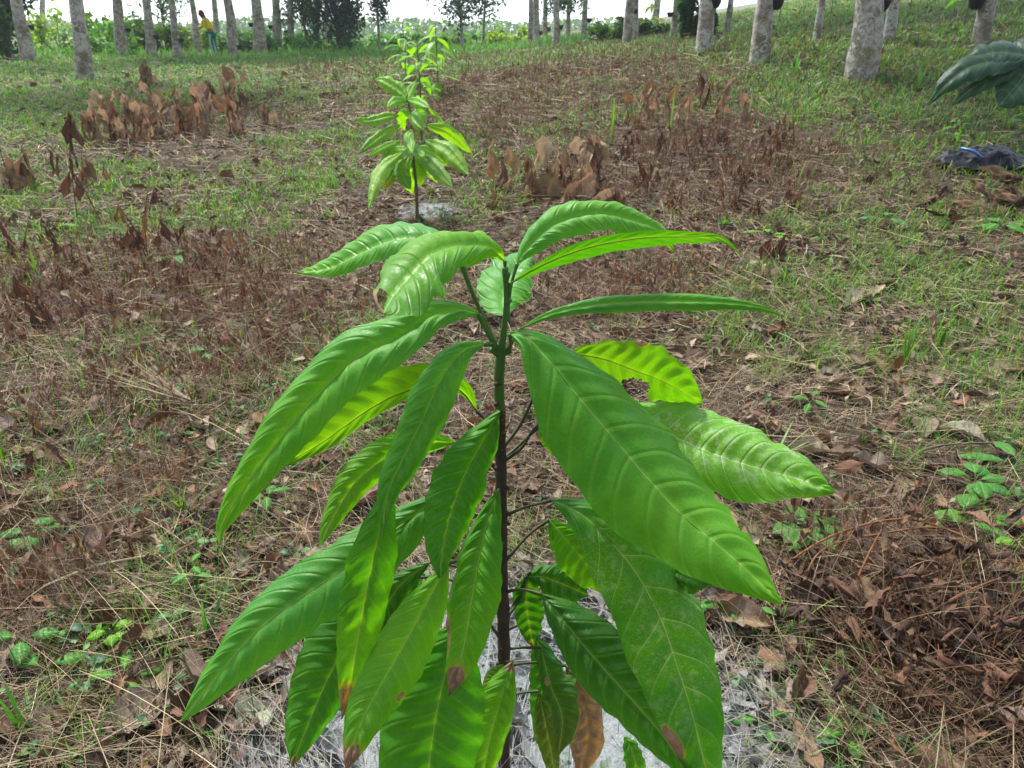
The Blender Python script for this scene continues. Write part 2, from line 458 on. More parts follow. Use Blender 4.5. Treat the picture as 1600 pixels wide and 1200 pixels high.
GREENS = {'g': (.034, .185, .006), 'd': (.018, .105, .006), 'b': (.075, .27, .006), 'v': (.11, .29, .02), 'w': (.10, .30, .03), 'm': (.055, .24, .035), 'y': (.060, .200, .010), 'o': (.055, .11, .008), 'Y': (.22, .28, .015), 'r': (.16, .09, .05), 's': (.032, .170, .016)}  # m has the upper leaves' pale sky sheen mixed into its green
WK = 1.06
def px_leaf(parent, pts, wl, wr, Y0, Y1, n=(0, -.75, .65), under=False, c='g', c2=None, burn=None, dust=0, N=11, p=.45, A=.0024,
            fold=.14, wave=.085, ragged=.13, holes=(), pet=None, petr=.0022, petmat=None, nst=90, nu=11, name='leaf', seed=None, twist=None, Ym=None, label=None, vf=-.12):
    seed = rng.random() * 10 if seed is None else seed
    k = len(pts)
    q = []
    for i, pt in enumerate(pts):
        t = i / (k - 1)
        if len(pt) > 2: Y = pt[2]
        else:
            Y = Y0 + (Y1 - Y0) * t
            if Ym is not None: Y += (Ym - (Y0 + Y1) / 2) * 4 * t * (1 - t)
        q.append((pt[0], pt[1], Y * 300))
    c3 = catmull(q, nst); c3[:, 2] /= 300
    mid = np.array([P(*r) for r in c3])
    d = np.gradient(c3[:, :2], axis=0); d /= np.linalg.norm(d, axis=1)[:, None] + 1e-9
    perpL = np.stack([d[:, 1], -d[:, 0]], 1)
    v = np.linspace(0, 1, nst); wp = wprof(v, p) + .004
    n = np.array(n, float); n /= np.linalg.norm(n)
    T = np.gradient(mid, axis=0); T /= np.linalg.norm(T, axis=1)[:, None]
    nn = n - T * (T @ n)[:, None]; nn /= np.linalg.norm(nn, axis=1)[:, None] + 1e-9
    Ds = []
    for perp, wmax in ((perpL, wl * WK), (-perpL, wr * WK)):
        D = np.zeros((nst, 3))
        for i in range(nst):
            e = c3[i, :2] + perp[i] * wmax
            dr = ray(*e); drn = dr / np.linalg.norm(dr)
            dep = np.dot(mid[i] - CAM, FWD); flat = CAM + dr * dep - mid[i]
            den = np.dot(nn[i], drn)
            if abs(den) < .22: den = .22 * (1 if den > 0 else -1)
            # start on the fronto-parallel offset, slide along the ray on to the plane
            s = -np.dot(nn[i], flat) / den
            s = np.clip(s, -1.1 * np.linalg.norm(flat), 1.1 * np.linalg.norm(flat))
            D[i] = flat + drn * s
        # smooth along the leaf
        for _ in range(6): D[1:-1] = (D[:-2] + 2 * D[1:-1] + D[2:]) / 4
        Ds.append(D * wp[:, None])
    if under: nn = -nn
    V, Q, vv, uu, ph, um, L = blade_grid(mid, Ds[0], Ds[1], nn, N, A, nu, fold * (-1 if under else 1), wave, seed, ragged, holes, None, vf * (-1 if under else 1))
    base = np.array(GREENS[c]); end = np.array(GREENS[c2 or c])
    colr = base + (end - base) * np.clip(vv * 1.3 - .25, 0, 1)[:, None]
    bn = np.zeros(len(V))
    if burn is not None:
        for (bv, bu, rv, ru) in burn:
            bn = np.maximum(bn, 1.15 - .65 * np.sqrt(((vv - bv) / rv) ** 2 + ((uu - bu) / ru) ** 2))
        bn = np.clip(bn, 0, 1)
    me = mesh_np(name, V, Q, {'col': colr, 'phi': ph, 'lu': uu, 'um': um, 'burn': bn, 'dust': np.full(len(V), dust)})
    o = link(name, me, M_LEAF, parent)
    if label: o['label'] = label
    # midrib as a raised rib below the blade
    rb = Soup()
    sgn = 1 if under else -1
    rad = np.linspace(.0013, .0003, 8) * (L / .4) ** .5
    rb.tube([tuple(mid[i] + nn[i] * sgn * 0 - nn[i] * .0008) for i in np.linspace(0, nst - 1, 9).astype(int)], list(rad), 6, 40)
    link('midrib', mesh_np('midrib', np.vstack(rb.V), np.vstack(rb.Q)), M_RIB, o).matrix_parent_inverse = Matrix()
    if pet:
        pp = [tuple(P(*r)) for r in pet] + [tuple(mid[0])]
        sp = Soup(); sp.tube(pp, [petr * 1.5, petr, petr * .95, petr * 1.35], 8, 24)
        po = sp.build('petiole', petmat or M_GSTEM, o); po.matrix_parent_inverse = Matrix()
    return o

# ------------------------------------------------------------------ the ground
def build_ground():
    def axis(lo, hi, near, dn, grow):
        a = [0.0]; d = dn
        while a[-1] < hi:
            if a[-1] > near: d *= grow
            a.append(a[-1] + d)
        b = [0.0]; d = dn
        while b[-1] > lo:
            if -b[-1] > near: d *= grow
            b.append(b[-1] - d)
        return np.array(b[::-1][:-1] + a)
    X = axis(-260, 260, 2.2, .022, 1.045); Y = axis(-60, 300, 5.0, .024, 1.035)
    gx, gy = np.meshgrid(X, Y)
    gz = terr(gx, gy)
    nr = 1 - ss(np.hypot(gx, gy), 7, 10)
    gz = gz + nr * (.022 * (fbm(gx * 16, gy * 16, 21, 3) - .6) + .010 * (vnoise(gx * 45, gy * 45, 22) - .7))
    V = np.stack([gx, gy, gz], -1).reshape(-1, 3)
    m = len(X); i = np.arange(len(Y) - 1)[:, None] * m; j = np.arange(m - 1)[None, :]
    Q = np.stack([i + j, i + j + 1, i + m + j + 1, i + m + j], -1).reshape(-1, 4)
    o = link('ground', mesh_np('ground', V, Q), M_SOIL)
    tag(o, kind='structure')
build_ground()

# ------------------------------------------------------------------ the young tree in front
Y0 = .98
base = P(787, 1222, Y0)
SAP = empty('cacao_sapling', (base[0], Y0, float(terr(base[0], Y0))), 'large leafy green sapling standing in front, its long leaves drooping over lime-dusted ground', 'sapling', 'saplings planted in a row')
sp = Soup()
sp.tube([tuple(P(788, 1250, Y0)), tuple(P(787, 1120, Y0)), tuple(P(787, 1000, Y0)), tuple(P(784, 880, Y0 + .002)), tuple(P(783, 760, Y0 - .002)), tuple(P(781, 638, Y0))],
        [.0125, .0108, .0105, .0098, .0090, .0078], 14, 90, .10, 3)
sp.build('trunk', M_STEM, SAP)
sp = Soup()
sp.tube([tuple(P(781, 641, Y0)), tuple(P(780, 590, Y0)), tuple(P(783, 548, Y0)), tuple(P(788, 510, Y0)), tuple(P(791, 470, Y0)), tuple(P(790, 430, Y0)), tuple(P(789, 418, Y0))], [.0077, .0070, .0076, .0050, .0038, .0034, .0046], 10, 60, .08, 5)
for (a, b, r) in (((783, 556), (767, 545), .006), ((785, 552), (798, 548), .0055), ((790, 440), (795, 426), .004), ((791, 474), (798, 468), .004)):
    sp.tube([tuple(P(*a, Y0)), tuple(P(*b, Y0 - .004))], [r, r * .7], 8, 6)
sp.build('green_shoot', M_GSTEM, SAP)
for k in range(22):
    py = 600 + k * 27 + random.uniform(-8, 8); a = P(783 + (py - 600) * .006, py, Y0)
    th = random.uniform(-2.6, .1); dx, dy = math.cos(th), math.sin(th)
    sp = Soup(); sp.tube([(a[0], a[1], a[2]), (a[0] + dx * .0125, a[1] + dy * .0125, a[2] + .001)], [.0052, .003], 7, 5)
    sp.build('leaf_scar', M_STEM, SAP)

PA = (0, -.75, .65)
UPN = (0, -.35, .94)
def L(*a, **k): return px_leaf(SAP, *a, **k)
# top shoot
L([(714, 392), (690, 381), (625, 374), (560, 398), (515, 420), (463, 427)], 20, 33, .97, 1.03, (.15, -.5, .9), A=.001, c='m', c2='b', N=12, pet=[(772, 538, Y0), (752, 490, .975), (735, 450, .97), (722, 415, .97)], petr=.0031, wave=.05, seed=1.3, p=.4, burn=[(1.02, 0, .05, .5)])
L([(789, 408), (768, 388), (738, 384), (705, 388), (668, 404), (634, 440), (612, 468), (600, 492)], 56, 50, .98, .76, (-.3, -.75, .6), A=.0012, c='b', c2='y', N=11, p=.72, wave=.05, ragged=.45, holes=[(.93, .35, .06, .3)], burn=[(.97, .8, .08, .5)], pet=[(789, 428, .98)], seed=2.2, Ym=.90)
L([(808, 412), (826, 388), (868, 352), (930, 337), (985, 346), (1030, 363), (1052, 392)], 30, 23, .99, 1.06, (.1, -.45, .9), c='m', c2='b', A=.0012, N=12, pet=[(794, 470, .985), (800, 440, .985)], p=.34, fold=.25, seed=3.1)
L([(798, 442), (860, 408), (930, 384), (1010, 371), (1085, 370), (1130, 374), (1160, 400)], 11, 17, .98, .88, (.05, -.96, -.25), under=True, c='g', c2='g', A=.0006, N=12, pet=[(793, 500, .98), (795, 470, .98)], seed=4.4, p=.4, fold=.1, wave=.05)
L([(790, 494), (786, 470), (795, 440), (816, 412), (832, 402)], 46, 38, 1.0, 1.17, (0, -.35, .94), c='m', A=.0008, N=9, p=.45, seed=5.1, pet=[(791, 500, .985)])
L([(812, 514), (862, 491), (930, 478), (1030, 472), (1130, 474), (1190, 482), (1222, 494)], 15, 13, .98, 1.0, (.0, -.62, .8), c='m', c2='g', A=.0007, N=13, pet=[(784, 552, Y0), (797, 540, .97)], seed=6.2, p=.5, fold=.35, wave=.05)
L([(748, 492), (715, 487), (672, 496), (630, 525), (555, 562), (497, 617), (447, 675), (402, 733), (366, 786), (345, 826), (343, 852)], 46, 42, .97, .80, (.12, -.62, .75), c='m', c2='b', vf=.12, N=12, pet=[(776, 545, Y0), (762, 520, .975)], petr=.0032, p=.40, seed=7.7, fold=.2, wave=.07)
L([(745, 642), (722, 611), (682, 602), (632, 612), (572, 642), (505, 690), (416, 740)], 16, 44, 1.0, .86, (.2, -.95, -.1), under=True, c='y', N=12, pet=[(779, 700, Y0), (766, 665, .99)], petmat=M_PETI, seed=8.3, p=.55)
L([(757, 538), (722, 550), (688, 594), (660, 655), (632, 712), (606, 770), (597, 835)], 34, 33, .96, .80, (.35, -.7, .65), c='m', c2='g', N=12, pet=[(776, 548, Y0), (768, 538, .965)], petr=.003, p=.36, seed=9.1, fold=.3, wave=.10)
L([(612, 760), (600, 800), (588, 850), (574, 915), (562, 980), (552, 1040), (545, 1085), (534, 1122)], 38, 40, .84, .80, (.1, -.97, .25), c='g', c2='b', N=10, burn=[(1.0, 0, .14, 1.4)], p=.42, seed=1.9, wave=.09, pet=[(640, 715, .86)])
L([(712, 690), (655, 694), (602, 716), (556, 752), (524, 802), (498, 856)], 27, 30, .98, .84, (.1, -.95, .15), c='b', c2='y', N=11, pet=[(780, 740, Y0), (750, 705, .98)], petmat=M_PETI, seed=2.9, wave=.12, p=.4)
L([(703, 772), (665, 792), (616, 832), (585, 853), (530, 893), (463, 938), (400, 987), (330, 1068), (283, 1128)], 56, 47, .95, .76, (.05, -.70, .70), c='s', c2='m', vf=-.2, N=13, pet=[(782, 805, Y0), (750, 780, .96)], petmat=M_PETI, p=.42, seed=3.7, wave=.05)
L([(778, 643), (758, 682), (728, 735), (705, 795), (692, 850), (686, 905)], 40, 42, .96, .82, (.45, -.85, .35), c='g', c2='g', N=12, pet=[(782, 665, Y0)], petmat=M_PETI, p=.48, seed=4.8, A=.004, fold=.22)
L([(779, 766), (762, 815), (750, 868), (738, 935), (725, 1010), (703, 1087)], 40, 37, .93, .80, (-.3, -.9, .3), c='g', c2='b', N=12, pet=[(784, 790, Y0)], petmat=M_PETI, burn=[(1.0, 0, .15, 1.1), (.72, .98, .10, .2)], p=.5, seed=5.9, A=.0035, ragged=.15)
L([(700, 880), (662, 950), (625, 1017), (590, 1078), (562, 1135), (540, 1205)], 47, 40, .88, .72, (.1, -.9, .4), c='b', c2='b', N=13, burn=[(1.02, 0, .14, 1.4), (.6, -.8, .03, .10)], p=.45, seed=6.6, pet=[(782, 880, Y0), (740, 870, .92)], petmat=M_PETI, dust=.12)
L([(612, 905), (560, 975), (512, 1060), (478, 1140), (456, 1197)], 40, 56, .98, .84, (.05, -.93, .2), c='d', c2='g', N=11, p=.48, seed=7.1, A=.0035, burn=[(1, 0, .05, .6)], ragged=.15, pet=[(782, 950, Y0), (700, 905, .99)], petmat=M_PETI)
L([(672, 878), (625, 915), (598, 962), (578, 1030), (562, 1085)], 24, 24, .98, .92, (.1, -.8, .5), c='d', N=11, seed=8.8, pet=[(782, 920, Y0), (730, 890, .98)], petmat=M_PETI)
L([(722, 968), (700, 1035), (684, 1105), (672, 1180), (664, 1260), (650, 1340)], 76, 84, .88, .76, (0, -.93, .3), c='g', c2='g', N=9, p=.48, seed=9.9, A=.004, wave=.05, fold=.1, pet=[(784, 1000, Y0), (750, 960, .93)], petmat=M_PETI)
L([(800, 1034), (783, 1090), (764, 1160), (748, 1250)], 27, 34, .93, .84, (.1, -.9, .4), c='b', c2='b', N=10, seed=1.1, pet=[(788, 1032, Y0)], petmat=M_PETI, burn=[(.02, 0, .05, .9)], p=.4)
L([(786, 1038), (768, 1062), (756, 1085)], 14, 12, .94, .92, c='y', c2='Y', N=8, seed=1.1)
# right side
L([(797, 522), (828, 533), (868, 577), (913, 632), (971, 700), (1020, 757), (1072, 811), (1118, 849), (1170, 895), (1221, 944)], 84, 84, .96, .74, (.18, -.66, .72), c='g', c2='b', vf=-.26, N=10, p=.44, seed=2.5, A=.0026, wave=.035, fold=.10, pet=[(786, 556, Y0), (797, 545, .97)], holes=[(.79, -1.0, .012, .22)], burn=[(.78, -.98, .03, .16), (.70, -1, .015, .1)])
L([(925, 640), (1000, 665), (1072, 692), (1117, 711), (1160, 725), (1204, 738), (1250, 750), (1303, 771)], 66, 56, .98, .86, (.05, -.62, .78), c='b', c2='b', dust=.85, N=12, p=.5, seed=3.3, A=.0035, wave=.06, pet=[(785, 722, Y0), (815, 700, .98), (845, 662, .98)], petmat=M_PETI)
L([(890, 552), (941, 560), (990, 578), (1042, 598), (1098, 632)], 44, 36, 1.0, 1.0, (.1, -.96, -.2), under=True, c='y', c2='b', N=10, p=.58, holes=[(.52, .75, .10, .5)], seed=4.1, ragged=.25, pet=[(785, 700, Y0), (815, 660, 1.0), (850, 590, 1.0)], petmat=M_PETI, burn=[(.45, -1, .05, .12)])
L([(862, 782), (892, 795), (925, 818), (990, 890), (1033, 970), (1055, 1033), (1075, 1095), (1090, 1150), (1108, 1225), (1118, 1262)], 70, 66, .93, .74, (.2, -.8, .55), c='g', c2='g', vf=-.2, dust=.42, N=10, p=.46, seed=5.5, ragged=.10, wave=.06, pet=[(789, 806, Y0), (822, 792, .95)], petmat=M_PETI, burn=[(.80, .85, .05, .2)])
L([(858, 812), (885, 845), (918, 885), (958, 930)], 32, 36, .99, .93, (.1, -.96, -.1), under=True, c='g', c2='y', N=9, p=.45, seed=6.1, ragged=.2, pet=[(788, 878, Y0), (826, 836, .99)], petmat=M_PETI)
L([(846, 928), (873, 960), (907, 1002), (953, 1055), (1000, 1107), (1040, 1155), (1090, 1235)], 60, 46, .93, .76, (-.1, -.85, .5), c='d', c2='g', vf=-.25, N=11, p=.42, seed=7.4, A=.004, fold=.24, pet=[(790, 925, Y0), (815, 921, .95)], petmat=M_PETI)
L([(822, 900), (850, 902), (885, 915), (918, 930)], 34, 34, 1.0, 1.0, (0, -.8, .5), c='d', N=6, p=.6, seed=8.1, ragged=.5, pet=[(790, 968, Y0), (812, 935, 1.0)], petmat=M_PETI)
L([(828, 893), (822, 935), (828, 985), (834, 1012)], 26, 24, 1.0, .99, (0, -1, .1), under=True, c='d', N=8, p=.5, seed=9.3, ragged=.3, pet=[(790, 975, Y0), (806, 935, 1.0)], petmat=M_PETI, burn=[(.97, .5, .06, .4)])
L([(845, 1012), (860, 1070), (878, 1120), (872, 1180)], 42, 20, .98, .90, (.1, -.9, .3), c='d', c2='o', N=8, p=.5, seed=1.7, ragged=.5, burn=[(.75, -.95, .12, .2), (.3, .2, .03, .2)], pet=[(790, 1014, Y0), (815, 1012, .98)], petmat=M_PETI)
L([(884, 1040), (912, 1092), (920, 1150), (902, 1225)], 28, 30, 1.0, .94, (.1, -.9, .3), c='r', N=8, p=.5, seed=2.7, ragged=.4, burn=[(.5, 0, 2, 3)], pet=[(790, 1040, Y0), (840, 1035, 1.0)], petmat=M_PETI)
L([(842, 1080), (852, 1130), (862, 1180), (868, 1230)], 14, 18, .98, .92, c='o', N=8, seed=3.7, pet=[(790, 1088, Y0), (818, 1082, .98)], petmat=M_PETI)
L([(1000, 868), (1048, 888), (1085, 904), (1135, 904)], 22, 26, .92, .86, (0, -.7, .6), c='d', c2='g', N=7, p=.5, seed=4.7, ragged=.6, wave=.35, fold=.4)
L([(835, 990), (850, 1040), (850, 1100), (838, 1160)], 26, 24, 1.02, .97, (.1, -.85, .4), c='d', c2='g', N=9, p=.45, seed=2.2, pet=[(790, 985, Y0), (812, 978, 1.0)], petmat=M_PETI)
L([(760, 905), (742, 950), (728, 1000), (722, 1050)], 26, 26, 1.0, .95, (.1, -.85, .4), c='d', c2='g', N=9, p=.45, seed=6.2, pet=[(783, 900, Y0)], petmat=M_PETI)
L([(655, 880), (632, 930), (622, 985), (628, 1040)], 28, 26, 1.02, .97, (.1, -.85, .4), c='d', N=9, p=.45, seed=3.2)
L([(976, 1150), (990, 1180), (1000, 1235)], 16, 18, .93, .9, (0, -.9, .4), c='g', c2='y', N=7, seed=5.7, ragged=.3)
L([(840, 668), (862, 690), (880, 720)], 14, 14, 1.0, 1.0, (0, -.9, .2), under=True, c='y', N=7, seed=6.7, pet=[(785, 718, Y0), (812, 695, 1.0)], petmat=M_PETI)

# ------------------------------------------------------------------ ground cover
def cover_points(n, dmin=.35, dmax=45, power=1.0, half=R(42)):
    """random ground points over a fan in front of the viewer, thinning with distance"""
    u = rng.random(n)
    if power == 1.0: d = dmin * (dmax / dmin) ** u
    else:
        e = 1 - power; d = (dmin ** e + u * (dmax ** e - dmin ** e)) ** (1 / e)
    a = rng.uniform(-half, half, n)
    return d * np.sin(a), d * np.cos(a), d

def blobs(x, y, lst):
    t = np.zeros_like(x)
    for (px, py, r, *s) in lst:
        c = hit(px, py); s = s[0] if s else 1
        t = np.maximum(t, s * (1 - ss(np.hypot((x - c.x), (y - c.y) * .8), r * .45, r)))
    return t
GREEN_BLOBS = [(310, 790, .22), (90, 290, 1.1, .9), (470, 290, .9, .8), (520, 230, 1.0, .7), (150, 150, 4, 1), (330, 150, 3, .6), (20, 110, 6, 1), (250, 95, 9, 1), (420, 90, 9, 1),
    (1250, 830, .2), (1500, 730, .3), (1570, 900, .12), (260, 930, .3, .8), (100, 1130, .2, .6), (1440, 330, .7, .5), (1400, 400, .6, .5), (1340, 220, 1.6, .8), (1100, 100, 5, 1), (1400, 90, 6, 1), (1250, 40, 9, 1), (1560, 140, 3, .9),
    (900, 85, 5, .7), (1010, 70, 7, 1), (720, 330, .5, .8), (740, 200, 1.0, .8), (30, 560, .3, .5), (60, 650, .25, .6), (1200, 560, .3, .5), (1150, 500, .3, .5), (1280, 200, 1.2, .6), (1500, 200, 1.2, .7), (200, 430, .6, .5), (820, 830, .25, .6), (460, 800, .2, .6), (610, 75, 6, .5)]
BROWN_BLOBS = [(870, 130, 3.2), (760, 170, 1.8), (1110, 230, 1.6), (1000, 280, 1.2), (1080, 290, 1.0), (300, 190, 1.8, .9), (250, 430, .7, .8), (420, 480, .7), (80, 500, .6), (130, 620, .4, .8), (330, 560, .5, .8), (1000, 400, .7, .9), (950, 440, .6), (1400, 930, .4), (1500, 1050, .4), (60, 900, .3), (200, 800, .3, .7), (600, 420, .5, .8)]

def green_map(x, y):
    d = np.hypot(x, y)
    g = fbm(x * 1.3, y * 1.3, 31, 4) + .35 * (fbm(x * 6, y * 6, 37, 3) - .5)
    g = .08 + .92 * ss(g, .44, .66) * .66
    g = np.maximum(g, blobs(x, y, GREEN_BLOBS) * (.35 + .65 * ss(fbm(x * 3, y * 3, 41), .35, .55)))
    g = np.maximum(g, ss(d, 13, 20) * (.22 + .55 * ss(fbm(x * .5, y * .5, 43), .40, .58)))
    g = g * (1 - .85 * blobs(x, y, BROWN_BLOBS))
    g = g * (1 - .8 * (1 - ss(np.hypot(x - .1, y - .98), .15, .5)))
    return np.clip(g, 0, 1)
def limed(x, y, k=.8):
    return rng.random(len(x)) < k * (1 - ss(np.hypot(x - .02, y - 1.02), .28, .62)) * (.4 + .6 * ss(fbm(x * 6, y * 6, 47), .35, .55))

def pick(cols, n, var=.25):
    c = np.array(cols)[rng.integers(0, len(cols), n)]
    c = np.where(c[:, :1] > c[:, 1:2], c * np.array([.80, .80, .74]), c)
    return c * (1 + rng.uniform(-var, var, (n, 1))) * (1 + rng.uniform(-.08, .08, (n, 3)))

def strips(x, y, z0, head, L, W, lean, bend, nseg, col, taper=.15, flat=False, roll=None):
    """ribbons growing from points: returns mesh arrays"""
    n = len(x); k = nseg + 1
    th = lean[:, None] + bend[:, None] * (np.arange(nseg)[None, :] / max(1, nseg - 1))
    dl = (L / nseg)[:, None]
    hor = np.concatenate([np.zeros((n, 1)), np.cumsum(np.sin(th) * dl, 1)], 1)
    ver = np.concatenate([np.zeros((n, 1)), np.cumsum(np.cos(th) * dl, 1)], 1)
    hx, hy = np.cos(head), np.sin(head)
    C = np.stack([x[:, None] + hx[:, None] * hor, y[:, None] + hy[:, None] * hor, z0[:, None] + ver], -1)
    t = np.linspace(0, 1, k)
    wv = W[:, None] * .5 * np.interp(t, [0, .3, .75, 1], [.75, 1, .7, taper])[None, :]
    ro = rng.uniform(-.5, .5, n) if roll is None else roll
    wx = np.stack([-hy * np.cos(ro), hx * np.cos(ro), np.sin(ro)], -1)[:, None, :]
    V = np.stack([C - wx * wv[..., None], C + wx * wv[..., None]], 2).reshape(-1, 3)
    i = (np.arange(n) * k * 2)[:, None] + (np.arange(nseg) * 2)[None, :]
    Q = np.stack([i, i + 1, i + 3, i + 2], -1).reshape(-1, 4)
    c = np.repeat(col[:, None, :], k * 2, 1)
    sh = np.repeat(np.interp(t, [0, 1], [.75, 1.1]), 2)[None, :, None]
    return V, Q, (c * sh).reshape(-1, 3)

# --- green grass
def grass(name, n, dmin, dmax, power, lmin, lmax, wk, thr, cols, nseg=3, tuft=5, upright=.35, spread=.012):
    x, y, d = cover_points(n, dmin, dmax, power)
    g = green_map(x, y); keep = rng.random(n) < np.clip((g - thr) / (1 - thr), 0, 1)
    x, y, d, g = x[keep], y[keep], d[keep], g[keep]
    x = np.repeat(x, tuft); y = np.repeat(y, tuft); d = np.repeat(d, tuft)
    m = len(x); hue = np.repeat(rng.random(m // tuft), tuft)
    x = x + rng.normal(0, 1, m) * spread * (1 + d * .25); y = y + rng.normal(0, 1, m) * spread * (1 + d * .25)
    L = rng.uniform(lmin, lmax, m) * (.6 + .4 * hue) * rng.choice([.6, 1, 1, 1.3], m); W = np.maximum(.0022, d * wk) * rng.uniform(.6, 1.5, m)
    z = terr(x, y) - .004
    c = pick(cols, m, .3)
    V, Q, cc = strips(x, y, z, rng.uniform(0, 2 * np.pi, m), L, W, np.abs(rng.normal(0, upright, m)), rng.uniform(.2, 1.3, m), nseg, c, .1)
    return V, Q, cc
GC = [(.08, .23, .02), (.12, .29, .025), (.06, .18, .03), (.16, .29, .04), (.10, .24, .05), (.22, .29, .06)]
s = Soup()
for a in ((12000, .35, 3.6, 1.0, .03, .11, .0007, .03, GC, 4, 6, .5, .008), (2200, .35, 3.6, 1.0, .08, .20, .0013, .15, GC[:3], 5, 3, .45, .006)):
    V, Q, c = grass('g', *a); s.add(V, Q, col=c)
tag(s.build('grass', M_GRASS, smooth=False), 'short green grass and sprouting blades scattered through the litter in front', 'grass', kind='stuff')
s = Soup()
V, Q, c = grass('g', 34000, 2.8, 14, .8, .04, .13, .0010, .05, GC, 3, 5, .4); s.add(V, Q, col=c)
V, Q, c = grass('g', 60000, 9, 48, .6, .05, .16, .0010, .0, [(.07, .22, .045), (.10, .27, .065), (.14, .27, .09), (.06, .18, .055), (.17, .27, .11), (.24, .24, .13)], 3, 4, .35); s.add(V, Q, col=c)
n = 16000; x = rng.uniform(-24, 4, n); y = 22 + 16 * rng.random(n) ** .7
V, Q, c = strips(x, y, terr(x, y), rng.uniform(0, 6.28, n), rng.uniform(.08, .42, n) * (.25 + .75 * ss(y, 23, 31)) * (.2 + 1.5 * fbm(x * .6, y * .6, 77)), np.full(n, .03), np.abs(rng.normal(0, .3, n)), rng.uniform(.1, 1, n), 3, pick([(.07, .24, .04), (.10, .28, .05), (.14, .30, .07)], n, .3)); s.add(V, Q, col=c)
tag(s.build('meadow_grass', M_GRASS, smooth=False), 'green grass covering the far slope beneath the rubber trees', 'grass', kind='stuff')

# --- dry straw and thin stalks
SCOL = [(.35, .27, .18), (.22, .16, .11), (.45, .37, .25), (.13, .09, .06), (.27, .175, .11), (.38, .31, .22), (.08, .05, .033), (.52, .42, .27)]
s = Soup()
def straw(n, dmin, dmax, power, lmin, lmax, wk, wmin, lift, nseg=4, cols=SCOL, lean=1.5, sd=.14):
    x, y, d = cover_points(n, dmin, dmax, power)
    g = green_map(x, y); keep = (rng.random(n) > g * .55) & ~limed(x, y, .9)
    x, y, d = x[keep], y[keep], d[keep]; m = len(x)
    L = lmin * (lmax / lmin) ** rng.random(m); W = np.maximum(wmin, d * wk) * rng.uniform(.5, 1.4, m)
    ln = rng.normal(lean, sd, m)
    head = rng.uniform(0, 2 * np.pi, m) * .6 + 2.2 * fbm(x * .8, y * .8, 51) * 2
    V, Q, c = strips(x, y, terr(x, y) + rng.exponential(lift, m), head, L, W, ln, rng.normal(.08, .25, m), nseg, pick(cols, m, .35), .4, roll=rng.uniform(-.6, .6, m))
    s.add(V, Q, col=c, lu=1., phi=0.)
straw(34000, .35, 3.2, 1.0, .04, .26, .0005, .0011, .010)
straw(7500, .35, 6, .9, .15, .5, .0006, .0016, .022)
straw(12000, .35, 3.5, 1.0, .02, .07, .0009, .002, .008)
straw(60000, 2.8, 14, .8, .06, .28, .0007, .002, .016, 3)
straw(24000, 9, 40, .7, .1, .35, .0009, .004, .03, 3)
# standing dry stalks
straw(2600, .6, 9, 1.0, .15, .40, .0005, .0013, .01, 6, SCOL, 1.15, .25)
straw(7000, .8, 9, 1.0, .04, .18, .0006, .0014, .002, 3, SCOL, .35, .35)
tag(s.build('dry_straw', M_STRAW, smooth=False), 'tangled pale dry straw and thin stalks lying over the soil', 'straw', kind='stuff')

# --- dead leaves
def leaf_cloud(x, y, z, L, W, yaw, pitch, roll, curl, col, ns=6, nu=2, p=.5, crump=.25, bend=None):
    n = len(x); t = np.linspace(0, 1, ns + 1); u = np.linspace(-1, 1, 2 * nu + 1)
    w = wprof(t, p) + .03
    T, U = np.meshgrid(t, u, indexing='ij'); k = T.size
    lx = L[:, None] * (T.ravel() - .5)[None]
    ly = W[:, None] * .5 * (w[:, None] * np.ones_like(U)).ravel()[None] * U.ravel()[None]
    cb = rng.normal(.15, .3, n) if bend is None else bend
    lz = curl[:, None] * W[:, None] * .5 * (U.ravel() ** 2)[None] * w.repeat(2 * nu + 1)[None] - cb[:, None] * L[:, None] * ((T.ravel() - .5) ** 2)[None] * 1.6
    lz = lz + crump * W[:, None] * .35 * rng.normal(0, 1, (n, k)) * (.3 + .7 * np.abs(U.ravel()))[None]
    ly = ly * (1 + crump * .5 * rng.normal(0, 1, (n, k)))
    q = np.stack([lx, ly, lz], -1)
    def rot(q, a, i, j):
        c, s_ = np.cos(a)[:, None], np.sin(a)[:, None]; qi = q[..., i] * c - q[..., j] * s_; qj = q[..., i] * s_ + q[..., j] * c
        q = q.copy(); q[..., i] = qi; q[..., j] = qj; return q
    q = rot(q, roll, 1, 2); q = rot(q, pitch, 0, 2); q = rot(q, yaw, 0, 1)
    q = q + np.stack([x, y, z], -1)[:, None, :]
    m = 2 * nu + 1
    i = np.arange(ns)[:, None] * m + np.arange(m - 1)[None]
    q0 = np.stack([i, i + 1, i + m + 1, i + m], -1).reshape(-1, 4)
    Q = (q0[None] + (np.arange(n) * k)[:, None, None]).reshape(-1, 4)
    c = np.repeat(col[:, None, :], k, 1) * (1 + rng.uniform(-.18, .18, (n, k, 1)))
    return q.reshape(-1, 3), Q, c.reshape(-1, 3), np.tile(U.ravel(), n), np.tile(T.ravel() * 8 - np.abs(U.ravel()), n)
LCOL = [(.21, .15, .115), (.14, .10, .075), (.28, .215, .17), (.065, .045, .034), (.23, .13, .08), (.36, .29, .23), (.19, .135, .105), (.11, .06, .035)]
s = Soup()
